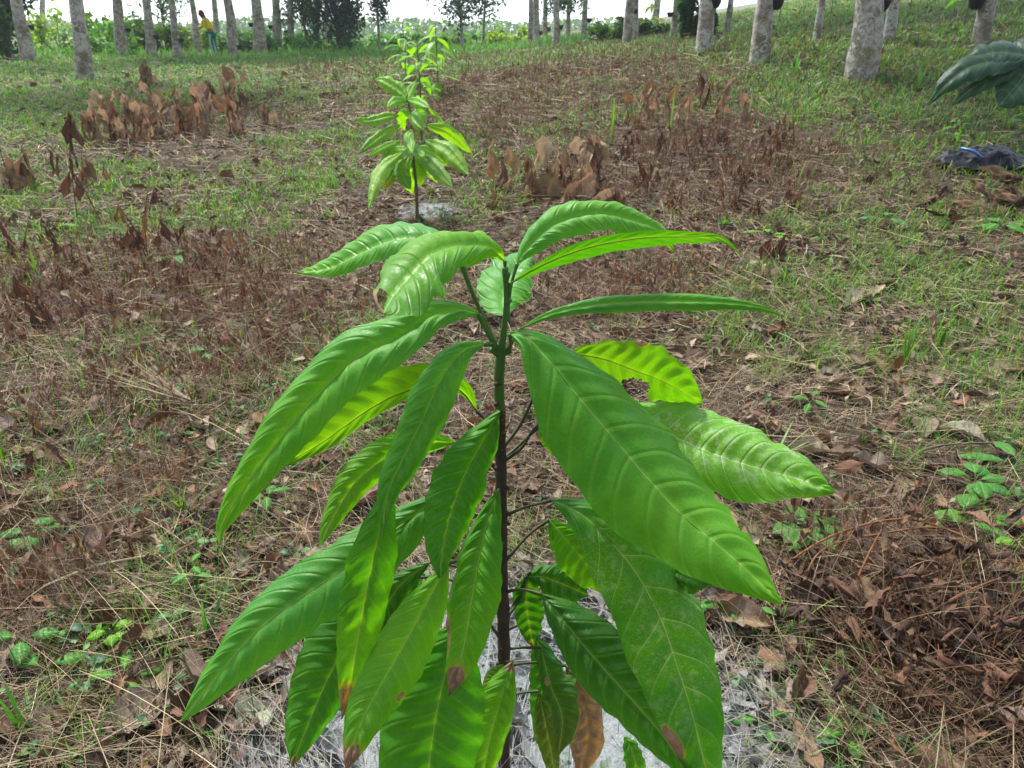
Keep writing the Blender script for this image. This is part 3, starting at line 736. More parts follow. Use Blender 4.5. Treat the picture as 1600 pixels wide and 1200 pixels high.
def litter(n, dmin, dmax, power, lmin, lmax, cols=LCOL, lift=.008, ns=6, nu=2, tilt=.3, crump=.25, keepg=.6):
    x, y, d = cover_points(n, dmin, dmax, power)
    g = green_map(x, y); f = ss(fbm(x * 2.5, y * 2.5, 61), .35, .6)
    keep = (rng.random(n) > g * keepg) & (rng.random(n) < .35 + .65 * f) & ~limed(x, y, 1.0)
    x, y, d = x[keep], y[keep], d[keep]; m = len(x)
    L = lmin * (lmax / lmin) ** rng.random(m); W = L * rng.uniform(.28, .5, m)
    V, Q, c, lu, ph = leaf_cloud(x, y, terr(x, y) + .006 + rng.exponential(lift, m), L, W, rng.uniform(0, 6.28, m), rng.normal(0, tilt, m), rng.normal(0, tilt, m),
                                 rng.normal(.5, .6, m), pick(cols, m, .3), ns, nu, crump=crump)
    s.add(V, Q, col=c, lu=lu, phi=ph)
litter(4200, .35, 3.2, 1.0, .025, .10, ns=8, nu=3, crump=.3)
litter(16000, .35, 3.5, 1.0, .012, .04, ns=3, nu=1, crump=.5)
litter(14000, 3.0, 14, .8, .04, .12, ns=5, nu=2, tilt=.4)
litter(9000, 3.0, 16, .8, .03, .07, ns=3, nu=1, crump=.5)
litter(1600, .4, 8, 1.0, .06, .16, ns=10, nu=3, crump=.3, lift=.014)
litter(3800, .5, 8, 1.0, .03, .10, [(.19, .09, .05), (.15, .075, .048), (.24, .13, .08), (.10, .05, .035)], .014, 7, 2, .5, .4)
litter(4000, 12, 40, .6, .10, .25, ns=4, nu=1, tilt=.5)
tag(s.build('leaf_litter', M_LITTER), 'brown and grey fallen leaves carpeting the soil in pieces', 'leaf litter', kind='stuff')

# --- rust-brown dead undergrowth in patches
s = Soup()
x, y, d = cover_points(150000, 1.6, 26, .7)
b = blobs(x, y, BROWN_BLOBS + [(180, 440, 1.0, 1), (330, 440, .9, 1), (60, 480, .8, 1), (400, 510, .6, .9), (1100, 280, 1.3, 1), (180, 540, .5, .7),(900, 105, 5.5, 1), (700, 105, 5, .9), (560, 105, 4, .8), (800, 85, 6, .9), (1000, 110, 4, .8), (1180, 250, 1.5, .8), (480, 130, 3, .5)]) * ss(fbm(x * 2.2, y * 2.2, 71), .38, .58)
k = (rng.random(len(x)) < b * .8) & (d > 1.8); x, y, d = x[k], y[k], d[k]; m = len(x)
RC = [(.26, .12, .065), (.19, .095, .06), (.26, .16, .11), (.12, .065, .05), (.20, .13, .10), (.24, .17, .13)]
V, Q, c = strips(x, y, terr(x, y), rng.uniform(0, 6.28, m), rng.uniform(.04, .17, m) * (1 + d * .02), np.maximum(.0013, d * .0006), np.abs(rng.normal(0, .75, m)), rng.normal(.6, .9, m), 4, pick(RC, m, .3) * (1 - .3 * ss(d, 6, 14))[:, None] * np.array([1, .93, 1.05]))
s.add(V, Q, col=c, lu=1., phi=0.)
k = rng.random(m) < .28; xx, yy, dd = x[k], y[k], d[k]; mm = len(xx)
V, Q, c, lu, ph = leaf_cloud(xx, yy, terr(xx, yy) + rng.uniform(.02, .10, mm), rng.uniform(.03, .07, mm) * (1 + dd * .03), rng.uniform(.008, .018, mm) * (1 + dd * .03), rng.uniform(0, 6.28, mm), rng.normal(-1.2, .5, mm), rng.normal(0, .6, mm), rng.normal(.6, .5, mm), pick(RC, mm, .3), 3, 1)
s.add(V, Q, col=c, lu=lu, phi=ph)
# wiry stems tangled through the patches
x, y, d = cover_points(90000, .55, 14, .85)
TB = BROWN_BLOBS + [(180, 440, 1.0, 1), (330, 440, .9, 1), (60, 480, .8, 1), (400, 510, .6, 1), (1100, 280, 1.3, 1), (180, 560, .6, 1), (330, 600, .4, .9), (900, 470, .7, .9), (1400, 930, .35, .55), (1500, 1030, .4, .5), (1290, 900, .25, .7), (1420, 330, .6, .8), (620, 470, .6, .8), (1150, 460, .5, .8)]
k = rng.random(len(x)) < blobs(x, y, TB) * (.25 + .75 * ss(fbm(x * 3, y * 3, 73), .36, .56)) + .04; x, y, d = x[k], y[k], d[k]; m = len(x)
TC = [(.20, .115, .075), (.14, .08, .055), (.27, .18, .125), (.09, .055, .04), (.34, .25, .17), (.17, .085, .05)]
V, Q, c = strips(x, y, terr(x, y) + rng.exponential(.02, m), rng.uniform(0, 6.28, m), rng.uniform(.07, .34, m) * (.75 + d * .05), np.maximum(.0012, d * .00045) * rng.uniform(.6, 1.6, m), rng.normal(1.05, .4, m), rng.normal(.7, .9, m), 7, pick(TC, m, .35), .4)
s.add(V, Q, col=c, lu=1., phi=0.)
tag(s.build('dead_undergrowth', M_RUST), 'rust-brown withered weeds standing in low patches across the clearing', 'dead undergrowth', kind='stuff')

# --- small broad-leaved weeds
s = Soup()
x, y, d = cover_points(1500, .45, 9, 1.0)
g = green_map(x, y); k = rng.random(len(x)) < .12 + .8 * g; x, y, d = x[k], y[k], d[k]
for cx, cy, dd in zip(x, y, d):
    nl = rng.integers(3, 8); r = rng.uniform(.008, .03); h = rng.uniform(.012, .05)
    a = rng.uniform(0, 6.28, nl); rr = r * rng.uniform(.5, 1.3, nl); LL = rng.uniform(.014, .034) * rng.uniform(.7, 1.2, nl)
    V, Q, c, lu, ph = leaf_cloud(cx + rr * np.cos(a), cy + rr * np.sin(a), terr(cx, cy) + h * rng.uniform(.5, 1.1, nl), LL, LL * .62, a, rng.normal(-.1, .25, nl), rng.normal(0, .25, nl), rng.normal(.3, .2, nl),
                                 pick([(.05, .17, .05), (.07, .21, .06), (.10, .24, .05), (.05, .15, .07)], nl, .2), 4, 1, p=.5, crump=.05)
    s.add(V, Q, col=c)
    st, Q, c = strips(np.full(nl, cx), np.full(nl, cy), np.full(nl, float(terr(cx, cy))), a, np.hypot(rr, h) * 1.0, np.full(nl, .0012), np.full(nl, math.atan2(r, h)), np.full(nl, .1), 2, pick([(.06, .13, .04)], nl))
    s.add(st, Q, col=c)
tag(s.build('small_weeds', M_GRASS), 'tiny round-leaved green weeds dotted between the dead leaves', 'weeds', kind='stuff')

# ------------------------------------------------------------------ generic leaf from root, direction, length (3D)
def leaf3(root, d, up, L, W, droop=.5, N=9, nst=16, nu=3, A=.002, c='g', c2=None, p=.45, fold=.15, wave=.08, seed=None, ragged=0., ph0=0):
    d = np.array(d, float); d /= np.linalg.norm(d); up = np.array(up, float)
    t = np.linspace(0, 1, nst)
    mid = np.array(root)[None] + d[None] * (t * L)[:, None] + np.array([0, 0, -1.])[None] * (droop * L * t ** 2)[:, None]
    T = np.gradient(mid, axis=0); T /= np.linalg.norm(T, axis=1)[:, None]
    S = np.cross(T, up); S /= np.linalg.norm(S, axis=1)[:, None] + 1e-9
    nn = np.cross(S, T)
    D = wprof(t, p)[:, None] * W * .5 * S + S * .0008
    sd_ = rng.random() * 10 if seed is None else seed
    V, Q, vv, uu, ph, um, _ = blade_grid(mid, -D, D, nn, N, A, nu, fold, wave, sd_, ragged)
    base = np.array(GREENS[c]) if isinstance(c, str) else np.array(c); end = np.array(GREENS[c2]) if isinstance(c2, str) else (np.array(c2) if c2 is not None else base)
    colr = base + (end - base) * vv[:, None]
    return V, Q, dict(col=colr, phi=ph, lu=uu, um=um, burn=np.zeros(len(V)), dust=np.zeros(len(V)))

# ------------------------------------------------------------------ rubber trees
def at_depth_width(px, py): return hit(px, py)
TREES = [  # base px, base py, width px, px of the trunk at the top edge, cup (px, py) or None, label
 (45, 98, 17, 27, (49, 42), 'leaning pale rubber tree trunk leftmost in the clearing, black cup on its right'),
 (70, 66, 9, 67, None, 'thin pale trunk behind the leftmost tree, close to the yellow-green bushes'),
 (134, 125, 20, 121, None, 'bare white-patched rubber tree trunk at left, lowest base of the left trees'),
 (193, 90, 15, 184, (200, 47), 'mottled rubber tree trunk third from left, dark cup at its right'),
 (237, 90, 12, 229, (244, 57), 'slim grey rubber trunk just right of the mottled one'),
 (279, 92, 10, 268, (283, 63), 'thin leaning rubber trunk left of the yellow-shirted worker'),
 (311, 86, 9, 300, None, 'thin rubber trunk directly beside the worker bending in yellow'),
 (341, 80, 9, 334, (347, 71), 'rubber trunk standing right behind the worker in yellow'),
 (366, 90, 14, 355, (374, 73), 'leaning rubber trunk just right of the worker in yellow'),
 (406, 86, 16, 401, (392, 38), 'thick straight rubber trunk with a black cup on its left'),
 (433, 83, 12, 431, (423, 42), 'straight rubber trunk right of the thick straight one'),
 (456, 84, 9, 454, (448, 50), 'slender rubber trunk in front of the dark leafy tree'),
 (496, 82, 10, 494, (488, 58), 'rubber trunk left of the pair standing before the dark tree'),
 (511, 80, 8, 510, (505, 61), 'thin rubber trunk closing the left group of trees'),
 (829, 70, 7, 829, None, 'leftmost slim trunk of the middle group beyond the clearing'),
 (838, 71, 9, 838, (844, 51), 'second slim trunk of the middle group, touching the leftmost one'),
 (852, 65, 7, 852, (857, 45), 'third trunk of the middle group with a small cup'),
 (869, 73, 9, 870, (876, 42), 'fourth and stoutest trunk of the middle group, cup at its right'),
 (887, 62, 6, 889, None, 'thinnest trunk of the middle group, fifth from its left'),
 (912, 62, 8, 915, (921, 31), 'last right-hand trunk of the middle group with dark cup'),
 (980, 70, 12, 984, None, 'stout pale rubber trunk at the crest, left of the slope'),
 (992, 63, 7, 994, (993, 18), 'thin trunk behind the stout pale one at the crest'),
 (1022, 52, 9, 1028, (1017, 35), 'slim leaning trunk on the crest between two pairs of trees'),
 (1052, 62, 8, 1057, (1047, 22), 'slim trunk on the crest beside the dark palm bush'),
 (1100, 82, 19, 1104, (1117, 3), 'mossy thick rubber trunk at the foot of the green slope'),
 (1136, 54, 7, 1142, None, 'thin trunk on the slope behind the mossy thick one'),
 (1187, 97, 23, 1196, (1213, 4), 'broad pale rubber trunk on the slope with black cup on the right'),
 (1276, 62, 9, 1284, None, 'thin pale trunk half way up the slope between broad ones'),
 (1344, 122, 36, 1356, (1378, 5), 'broadest lichen-spotted rubber trunk, nearest tree on the right'),
 (1388, 66, 14, 1397, None, 'dark-footed trunk just behind the broadest rubber tree'),
 (1533, 68, 19, 1543, (1526, 2), 'rubber trunk high on the slope above the big dark leaf'),
]
def crown_arrays(n, rx, rz, size, seed):
    r = np.random.default_rng(seed); V = []
    k = 14; cc = r.normal(0, 1, (k, 3)); cc /= np.linalg.norm(cc, axis=1)[:, None]; cc *= r.uniform(.35, .95, (k, 1)); cc[:, :2] *= rx; cc[:, 2] *= rz
    idx = r.integers(0, k, n); p = cc[idx] + r.normal(0, .27, (n, 3)) * np.array([rx, rx, rz])[None] * r.uniform(.4, 1, (n, 1))
    a = r.normal(0, 1, (n, 3)); a /= np.linalg.norm(a, axis=1)[:, None]; b = np.cross(a, r.normal(0, 1, (n, 3))); b /= np.linalg.norm(b, axis=1)[:, None]
    s_ = size * r.uniform(.6, 1.4, (n, 1))
    V = np.stack([p - a * s_, p + b * s_ * .38, p + a * s_, p - b * s_ * .38], 1).reshape(-1, 3)
    Q = np.arange(n * 4).reshape(-1, 4)
    tone = np.repeat(r.uniform(.7, 1.35, k)[idx] * r.uniform(.7, 1.3, n), 4)[:, None]  # random tone per clump and leaf
    return V, Q, tone
CROWN_ME = []
for i in range(3):
    V, Q, tone = crown_arrays(1500, 2.6, 2.0, .16, 100 + i)
    CROWN_ME.append(mesh_np('crown', V, Q, {'col': np.array([.05, .13, .03])[None] * tone}, False))
    CROWN_ME[-1].materials.append(M_FOL)

def cup_at(p, r, trunk_dir, label):
    """black rubber latex cup held to the trunk by a wire hoop"""
    t = empty('latex_cup', tuple(p), label, 'latex cup', 'black latex cups hung on the rubber trunks')
    n = 16; prof = [(.0, -.62), (.45, -.60), (.75, -.40), (.95, 0), (1.0, .32), (1.06, .36), (1.02, .36), (.9, .0), (.68, -.34), (.0, -.5)]
    V = []; Q = []
    for (a, b) in prof:
        for k in range(n):
            th = 2 * math.pi * k / n; rr = max(a, .01) * r
            V.append((rr * math.cos(th), rr * math.sin(th), b * r * 1.5))
    for i in range(len(prof) - 1):
        for k in range(n): Q.append((i * n + k, i * n + (k + 1) % n, (i + 1) * n + (k + 1) % n, (i + 1) * n + k))
    link('bowl', mesh_np('bowl', np.array(V), np.array(Q)), M_CUP, t, local=True)
    s = Soup(); s.tube([(trunk_dir * r * 2.2, .02, .25 * r), (0, r * 1.1, .3 * r), (-trunk_dir * r * 1.0, 0, .3 * r), (0, -r * 1.1, .3 * r), (trunk_dir * r * 2.2, -.02, .25 * r)], [.004, .004], 5, 20)
    s.build('wire_hoop', M_WIRE, t, local=True)
for i, (bx, by, wpx, tx, cup, label) in enumerate(TREES):
    b = hit(bx, by); sc = scale_at(b); rad = wpx * sc * .5 * .84
    Yt = b.y
    top = P(tx, 0, Yt); lean = np.array([(top[0] - b.x) / (top[2] - b.z), 0]) * .9
    hgt = 6.5 + random.uniform(-.5, .8)
    T = empty('rubber_tree', tuple(b), label, 'tree', 'rubber trees across the plantation')
    s = Soup()
    pts = []
    for h in (-.15, .1, .5, 1.2, 2.2, 3.5, 5, hgt):
        pts.append((b.x + lean[0] * min(h, 3.5) + random.uniform(-.25, .25) * rad * (h > .3), b.y + random.uniform(-.2, .2) * rad, b.z + h))
    s.tube(pts, [rad * 1.75, rad * 1.32, rad * 1.08, rad, rad * .97, rad * .9, rad * .8, rad * .55], 18, 60, .07, i * 1.7)
    s.build('trunk', M_BARK, T)
    tp = np.array(pts[-1])
    s = Soup()
    for k in range(4):
        th = k * 1.6 + i; e = tp + np.array([math.cos(th) * 1.3, math.sin(th) * 1.3, 1.7])
        s.tube([tuple(tp - np.array([0, 0, .5])), tuple((tp + e) / 2 + np.array([0, 0, .1])), tuple(e)], [rad * .5, rad * .35, rad * .12], 7, 10)
    s.build('limbs', M_BARK, T)
    c = link('crown', CROWN_ME[i % 3], None, T, local=True); c.location = (tp[0] - b.x, tp[1] - b.y, tp[2] - b.z + 1.9); c.rotation_euler = (0, 0, i * 1.1)
    if cup:
        cp = P(cup[0], max(cup[1], 3), Yt - .02); r = max(.07, 4.3 * sc) if wpx < 19 else .10
        side = 1 if cup[0] > bx else -1
        fx = cp[0]
        cup_at((fx, Yt - .02, cp[2]), min(r, .13), -side, ' '.join(('black cup on the ' + label.split(',')[0]).split()[:16]))

# ------------------------------------------------------------------ background growth
def bush(bx, by, ztop_px, wpx, label, col=(.07, .18, .035), n=1000, name='bush', cat='bush', size=1.0, group='bushes along the far edge of the clearing', Y=None):
    b = hit(bx, by) if Y is None else Vector((P(bx, by, Y)[0], Y, float(terr(P(bx, by, Y)[0], Y))))
    sc = scale_at(b); hgt = max(.5, P(bx, ztop_px, b.y)[2] - b.z); rx = wpx * sc * .5
    T = empty(name, tuple(b), label, cat, group)
    r = np.random.default_rng(int(bx * 7 + by))
    k = 16; cc = np.stack([r.uniform(-1.1, 1.1, k) * rx, r.uniform(-.7, .7, k) * min(rx, 2), r.uniform(.1, .82, k) * hgt], 1)
    idx = r.integers(0, k, n); p = cc[idx] + r.normal(0, 1, (n, 3)) * np.array([rx * .16, rx * .14, hgt * .13])[None]
    p[:, 2] = np.abs(p[:, 2])
    a = r.normal(0, 1, (n, 3)) * np.array([1, 1, .7]); a /= np.linalg.norm(a, axis=1)[:, None]; bb = np.cross(a, r.normal(0, 1, (n, 3))); bb /= np.linalg.norm(bb, axis=1)[:, None]
    s_ = (.035 + 2.8 * sc) * size * r.uniform(.6, 1.5, (n, 1))
    V = np.stack([p - a * s_, p + bb * s_ * .45, p + a * s_, p - bb * s_ * .45], 1).reshape(-1, 3)
    tone = np.repeat(r.uniform(.6, 1.4, k)[idx] * r.uniform(.7, 1.3, n), 4)[:, None]  # tone varies at random by clump and leaf
    link('foliage', mesh_np('foliage', V, np.arange(n * 4).reshape(-1, 4), {'col': np.array(col)[None] * tone}, False), M_FOL, T, local=True)
    s = Soup()
    for q in range(7):
        e = cc[q]; s.tube([(e[0] * .15, e[1] * .15, -.05), (e[0] * .5, e[1] * .5, e[2] * .6), tuple(e)], [.03, .02, .008], 5, 8)
    s.build('stems', M_TWIG, T, local=True)
YG = (.22, .36, .04); MG = (.10, .27, .04); DG = (.035, .10, .035); BG = (.10, .26, .09)
for a in [(15, 95, 10, 70, 'dark green bush at the left edge behind the leftmost trunk', DG), (95, 84, 8, 80, 'bright yellow-green bush between the first and second left trunks', YG),
    (160, 88, 22, 80, 'tall green bush left of the mottled trunk', MG), (215, 84, 26, 60, 'green bush between the mottled and the slim grey trunks', (.09, .2, .04)),
    (262, 84, 36, 60, 'light green bush behind the thin leaning trunk', (.12, .24, .05)), (300, 84, 40, 50, 'yellowish bush left of the worker', YG), (385, 84, 42, 70, 'bush behind the thick straight trunk', MG),
    (440, 84, 50, 80, 'pale green bush behind the straight trunks', BG), (500, 82, 52, 70, 'low bush under the dark leafy tree', MG), (560, 80, 55, 90, 'low pale bush right of the dark leafy tree', BG),
    (610, 79, 52, 70, 'low pale bush behind the top of the second sapling', BG), (690, 76, 54, 80, 'low green bush right of the far saplings', (.08, .18, .06)), (745, 74, 50, 60, 'green bush beneath the thin background trees', MG),
    (800, 72, 44, 60, 'light yellow-green bush left of the middle trunks', YG), (1000, 60, 46, 70, 'dark green shrubs on the crest between the trunk pairs', (.05, .12, .03)), (940, 66, 50, 60, 'low shrubs right of the middle trunks', (.06, .14, .04))]:
    bush(*a)
bush(1085, 62, -40, 46, 'dark palm-like bush at the crest beside the mossy trunk', DG, 2200, size=1.2)

def bgtree(bx, by, wpx, crown_c, crown_w, crown_h, label, col, n=2600, Y=34., leaf=1.0):
    bp = P(bx, by, Y); b = Vector((bp[0], Y, float(terr(bp[0], Y)))); sc = scale_at(b)
    T = empty('background_tree', tuple(b), label, 'tree', 'leafy trees beyond the clearing')
    c = P(crown_c[0], crown_c[1], Y); hx = crown_w * sc * .5; hz = crown_h * sc * .5
    s = Soup(); rad = wpx * sc * .5
    s.tube([(b.x, Y, b.z - .2), ((b.x * 2 + c[0]) / 3, Y, (2 * b.z + c[2]) / 3), (c[0], Y, c[2] + hz * .5)], [rad * 1.2, rad, rad * .4], 10, 24, .06)
    s.build('trunk', M_BARK, T)
    r = np.random.default_rng(int(bx)); k = 26
    cc = r.normal(0, 1, (k, 3)); cc /= np.linalg.norm(cc, axis=1)[:, None]; cc *= r.uniform(.3, 1, (k, 1)) * np.array([hx, hx, hz])[None]
    s = Soup()
    for q in range(k):
        e = cc[q] + np.array([c[0], Y, c[2]]); z0 = c[2] + (cc[q][2] - hz) * .45
        s.tube([(c[0] + (b.x - c[0]) * .2, Y, z0), tuple((e + np.array([c[0], Y, z0])) / 2 + np.array([0, 0, .1])), tuple(e)], [rad * .4, rad * .25, rad * .08], 5, 8)
    s.build('branches', M_TWIG, T)
    idx = r.integers(0, k, n); p = cc[idx] + r.normal(0, 1, (n, 3)) * np.array([hx, hx, hz])[None] * .17 + np.array([c[0], Y, c[2]])
    a = r.normal(0, 1, (n, 3)); a[:, 2] -= .6; a /= np.linalg.norm(a, axis=1)[:, None]; bb = np.cross(a, r.normal(0, 1, (n, 3))); bb /= np.linalg.norm(bb, axis=1)[:, None]
    s_ = .085 * leaf * r.uniform(.6, 1.5, (n, 1))
    V = np.stack([p - a * s_, p + bb * s_ * .4, p + a * s_, p - bb * s_ * .4], 1).reshape(-1, 3)
    tone = np.repeat(r.uniform(.6, 1.4, k)[idx] * r.uniform(.7, 1.3, n), 4)[:, None]  # each clump and leaf gets a random tone
    link('crown', mesh_np('crown', V, np.arange(n * 4).reshape(-1, 4), {'col': np.array(col)[None] * tone}, False), M_FOL, T)
bgtree(535, 78, 5, (520, 0), 110, 150, 'dark dense leafy tree behind the left group of trunks', (.02, .075, .045), 5200)
bgtree(480, 78, 4, (472, 5), 70, 110, 'dark open-crowned tree behind the slender rubber trunk', (.02, .075, .045), 1500)
bgtree(593, 72, 4, (588, -5), 46, 70, 'small tree with a thin trunk and sparse dark leaves above the second sapling', (.02, .07, .05), 700)
bgtree(723, 72, 5, (718, 0), 110, 90, 'spreading sparse-leaved tree in the middle against the white sky', (.02, .07, .045), 1300)
bgtree(754, 74, 4, (760, -22), 90, 70, 'thin-trunked tree right of the spreading one, foliage high up', (.025, .08, .045), 600)
bgtree(262, 84, 4, (250, 0), 90, 90, 'light sparse tree behind the slim grey trunks at left', (.07, .17, .05), 700)
bgtree(20, 90, 8, (-5, 5), 100, 90, 'dark bushy tree at the top left corner', (.02, .06, .02), 4200, Y=26)
bgtree(868, 66, 3, (872, -5), 90, 60, 'faint sparse tree behind the middle group of trunks', (.03, .09, .06), 700)
# a far wood that reads as one mass
n = 15000; x = rng.uniform(-190, 120, n); y = rng.uniform(150, 170, n)
hh = .9 + 2.0 * fbm(x * .05, y * .02, 81) + 1.2 * vnoise(x * .25, y * .1, 82)
z = .4 + np.abs(rng.random(n)) * hh
p = np.stack([x, y, z], 1); a = rng.normal(0, 1, (n, 3)); a /= np.linalg.norm(a, axis=1)[:, None]; b_ = np.cross(a, rng.normal(0, 1, (n, 3))); b_ /= np.linalg.norm(b_, axis=1)[:, None]
s_ = rng.uniform(.3, .7, (n, 1)); V = np.stack([p - a * s_, p + b_ * s_ * .6, p + a * s_, p - b_ * s_ * .6], 1).reshape(-1, 3)
tag(link('distant_woods', mesh_np('distant_woods', V, np.arange(n * 4).reshape(-1, 4), {'col': np.repeat(np.array([.09, .18, .08])[None] * rng.uniform(.6, 1.4, (n, 1)), 4, 0)}, False), M_FOL), 'pale green line of distant woods under the white sky', 'woods', kind='stuff')

# ------------------------------------------------------------------ second sapling (from the photograph) and the ones behind it
YB = hit(652, 352).y
b2 = hit(652, 352)
S2 = empty('cacao_sapling', tuple(b2), 'second sapling up the row, small with a bare stem and spreading bright green leaves', 'sapling', 'saplings planted in a row')
s = Soup(); s.tube([tuple(P(652, 358, YB)), tuple(P(651, 300, YB)), tuple(P(647, 253, YB)), tuple(P(643, 200, YB)), tuple(P(641, 173, YB)), tuple(P(636, 155, YB))], [.014, .012, .010, .008, .006, .005], 8, 30, .08)
s.build('trunk', M_TWIG, S2)
def L2(pts, w, c='b', c2='b', n=(0, -.8, .6), under=False, dy=0., seed=1.):
    px_leaf(S2, [(a + random.uniform(-3, 3) * (k > 0), b + random.uniform(-4, 4) * (k > 0)) for k, (a, b) in enumerate(pts)], w, w, YB, YB + dy * 1.6, (random.uniform(-.35, .35), -.8, random.uniform(.3, .9)), under, c, c2, N=9, nst=34, nu=5, A=.004, fold=.2, wave=.12, seed=seed, ragged=.25)
for q in [([(640, 232), (612, 236), (590, 262)], 11, 'v', 'y', .15), ([(648, 230), (676, 236), (700, 258)], 10, 'v', 'v', .2), ([(645, 250), (640, 275), (646, 305)], 11, 'v', 'v', .2), ([(650, 245), (672, 262), (684, 288)], 10, 'v', 'v', .25), ([(638, 175), (652, 186), (660, 204)], 9, 'v', 'v', -.15), ([(636, 160), (620, 160), (606, 168)], 8, 'w', 'v', -.2), ([(634, 250), (615, 268), (598, 300)], 9, 'v', 'v', .25), ([(636, 157), (640, 140), (652, 128)], 8, 'v', 'w', .1), ([(635, 157), (623, 139), (604, 131), (585, 122)], 12, 'v', 'v', .1), ([(623, 181), (600, 180), (575, 185), (556, 190)], 9, 'v', 'v', -.1), ([(626, 195), (593, 211), (558, 241)], 10, 'v', 'y', -.2),
    ([(626, 220), (599, 229), (576, 248)], 7, 'v', 'v', .2), ([(632, 236), (601, 261), (585, 288), (578, 327)], 11, 'v', 'v', -.3), ([(626, 250), (607, 280), (599, 297)], 7, 'y', 'Y', .1),
    ([(640, 243), (631, 267), (640, 297)], 13, 'v', 'y', -.1), ([(646, 248), (657, 267), (657, 289)], 12, 'b', 'v', .1), ([(655, 236), (681, 259), (708, 290)], 13, 'y', 'v', -.3),
    ([(664, 219), (697, 237), (735, 277)], 15, 'v', 'v', -.2), ([(665, 195), (700, 208), (734, 242)], 11, 'v', 'v', .1), ([(644, 203), (636, 216), (641, 236)], 9, 'v', 'v', -.3),
    ([(645, 224), (655, 235), (664, 246)], 10, 'b', 'v', -.2), ([(637, 157), (654, 156), (674, 166)], 9, 'w', 'w', -.2), ([(640, 170), (628, 185), (632, 205)], 8, 'b', 'v', .2),
    ([(642, 190), (655, 178), (662, 172)], 8, 'b', 'b', .2)]:
    L2(q[0], q[1], q[2], q[3], dy=q[4], seed=rng.random() * 9)

def proc_sapling(b, hgt, nl, label, name='cacao_sapling', cat='sapling', group='saplings planted in a row', Ls=.26, c=('v', 'w'), start=.35):
    T = empty(name, tuple(b), label, cat, group)
    s = Soup(); s.tube([(b.x, b.y, b.z - .03), (b.x + .01, b.y, b.z + hgt * .5), (b.x, b.y, b.z + hgt)], [.011, .009, .005], 7, 16, .08); s.build('trunk', M_GSTEM if hgt > .6 else M_STEM, T)
    for i in range(nl):
        h = hgt * (start + (1 - start) * i / (nl - 1)); th = i * 2.4 + random.uniform(-.4, .4); el = random.uniform(-.1, .6)
        d = (math.cos(th) * math.cos(el), math.sin(th) * math.cos(el), math.sin(el))
        l = Ls * random.uniform(.75, 1.2) * (1 - .3 * (i / nl))
        V, Q, at = leaf3((b.x + d[0] * .03, b.y + d[1] * .03, b.z + h), d, (0, 0, 1), l, l * .34, random.uniform(.3, .8), 9, 14, 3, .003, c=c[i % len(c)], seed=i * .7)
        link('leaf', mesh_np('leaf', V, Q, at), M_LEAF, T)
proc_sapling(hit(659, 222), .98, 22, 'third sapling, its pale leaves rising behind the second one', Ls=.30, c=('v', 'w', 'b'), start=.25)
proc_sapling(hit(684, 150), .95, 22, 'fourth sapling, the right one of the two against the bushes', Ls=.36, c=('v', 'w'), start=.1)
proc_sapling(hit(634, 135), .92, 22, 'fifth sapling, the left one of the two against the bushes', Ls=.36, c=('w', 'v'), start=.1)
proc_sapling(hit(1216, 37), .9, 9, 'small yellow-green sapling on the slope right of the broad pale trunk', Ls=.32, c=('y', 'b'))
proc_sapling(hit(1296, 34), .7, 8, 'small sapling high on the slope between the thin and the broadest trunk', Ls=.28, c=('b', 's'))
proc_sapling(hit(1420, 22), .8, 8, 'small sapling high on the slope right of the broadest trunk', Ls=.3, c=('s', 'b'))
proc_sapling(hit(1506, 40), .9, 9, 'drooping yellowish sapling high on the slope left of the rightmost trunk', Ls=.32, c=('y', 'b'))
proc_sapling(hit(1015, 62), .9, 9, 'pale yellow sapling on the crest between the slim trunks', Ls=.34, c=('y', 'Y'))

# ------------------------------------------------------------------ the worker
pb = hit(334, 88); sc = scale_at(pb); k = 1.45 / 1.6
W_ = empty('person', tuple(pb), 'person in a yellow shirt and teal striped trousers bending to a tree, dark red hood', 'person')
def skin_mesh(name, verts, edges, mat, parent, root=0, lv=2):
    me = bpy.data.meshes.new(name); me.from_pydata([v[:3] for v in verts], edges, []); me.update()
    o = link(name, me, mat, parent, local=True)
    md = o.modifiers.new('skin', 'SKIN'); md.use_smooth_shade = True
    for i, v in enumerate(verts):
        r = v[3] if not isinstance(v[3], tuple) else v[3]
        me.skin_vertices[0].data[i].radius = r if isinstance(r, tuple) else (r, r)
    me.skin_vertices[0].data[root].use_root = True
    sb = o.modifiers.new('sub', 'SUBSURF'); sb.levels = lv; sb.render_levels = lv
    return o
M_SKIN = m_plain('skin', (.30, .15, .09), .5, .4, .2)
M_YEL = m_plain('yellow_cloth', (.80, .62, .01), .8, .2, .2, 8)
M_TEAL = m_plain('teal_cloth', (.0, .22, .16), .8, .2, .2, 8)
M_WHT = m_plain('white_cloth', (.8, .8, .8), .8, .2, .1, 8)
M_HOOD = m_plain('dark_red_cloth', (.13, .02, .045), .85, .2, .3, 8)
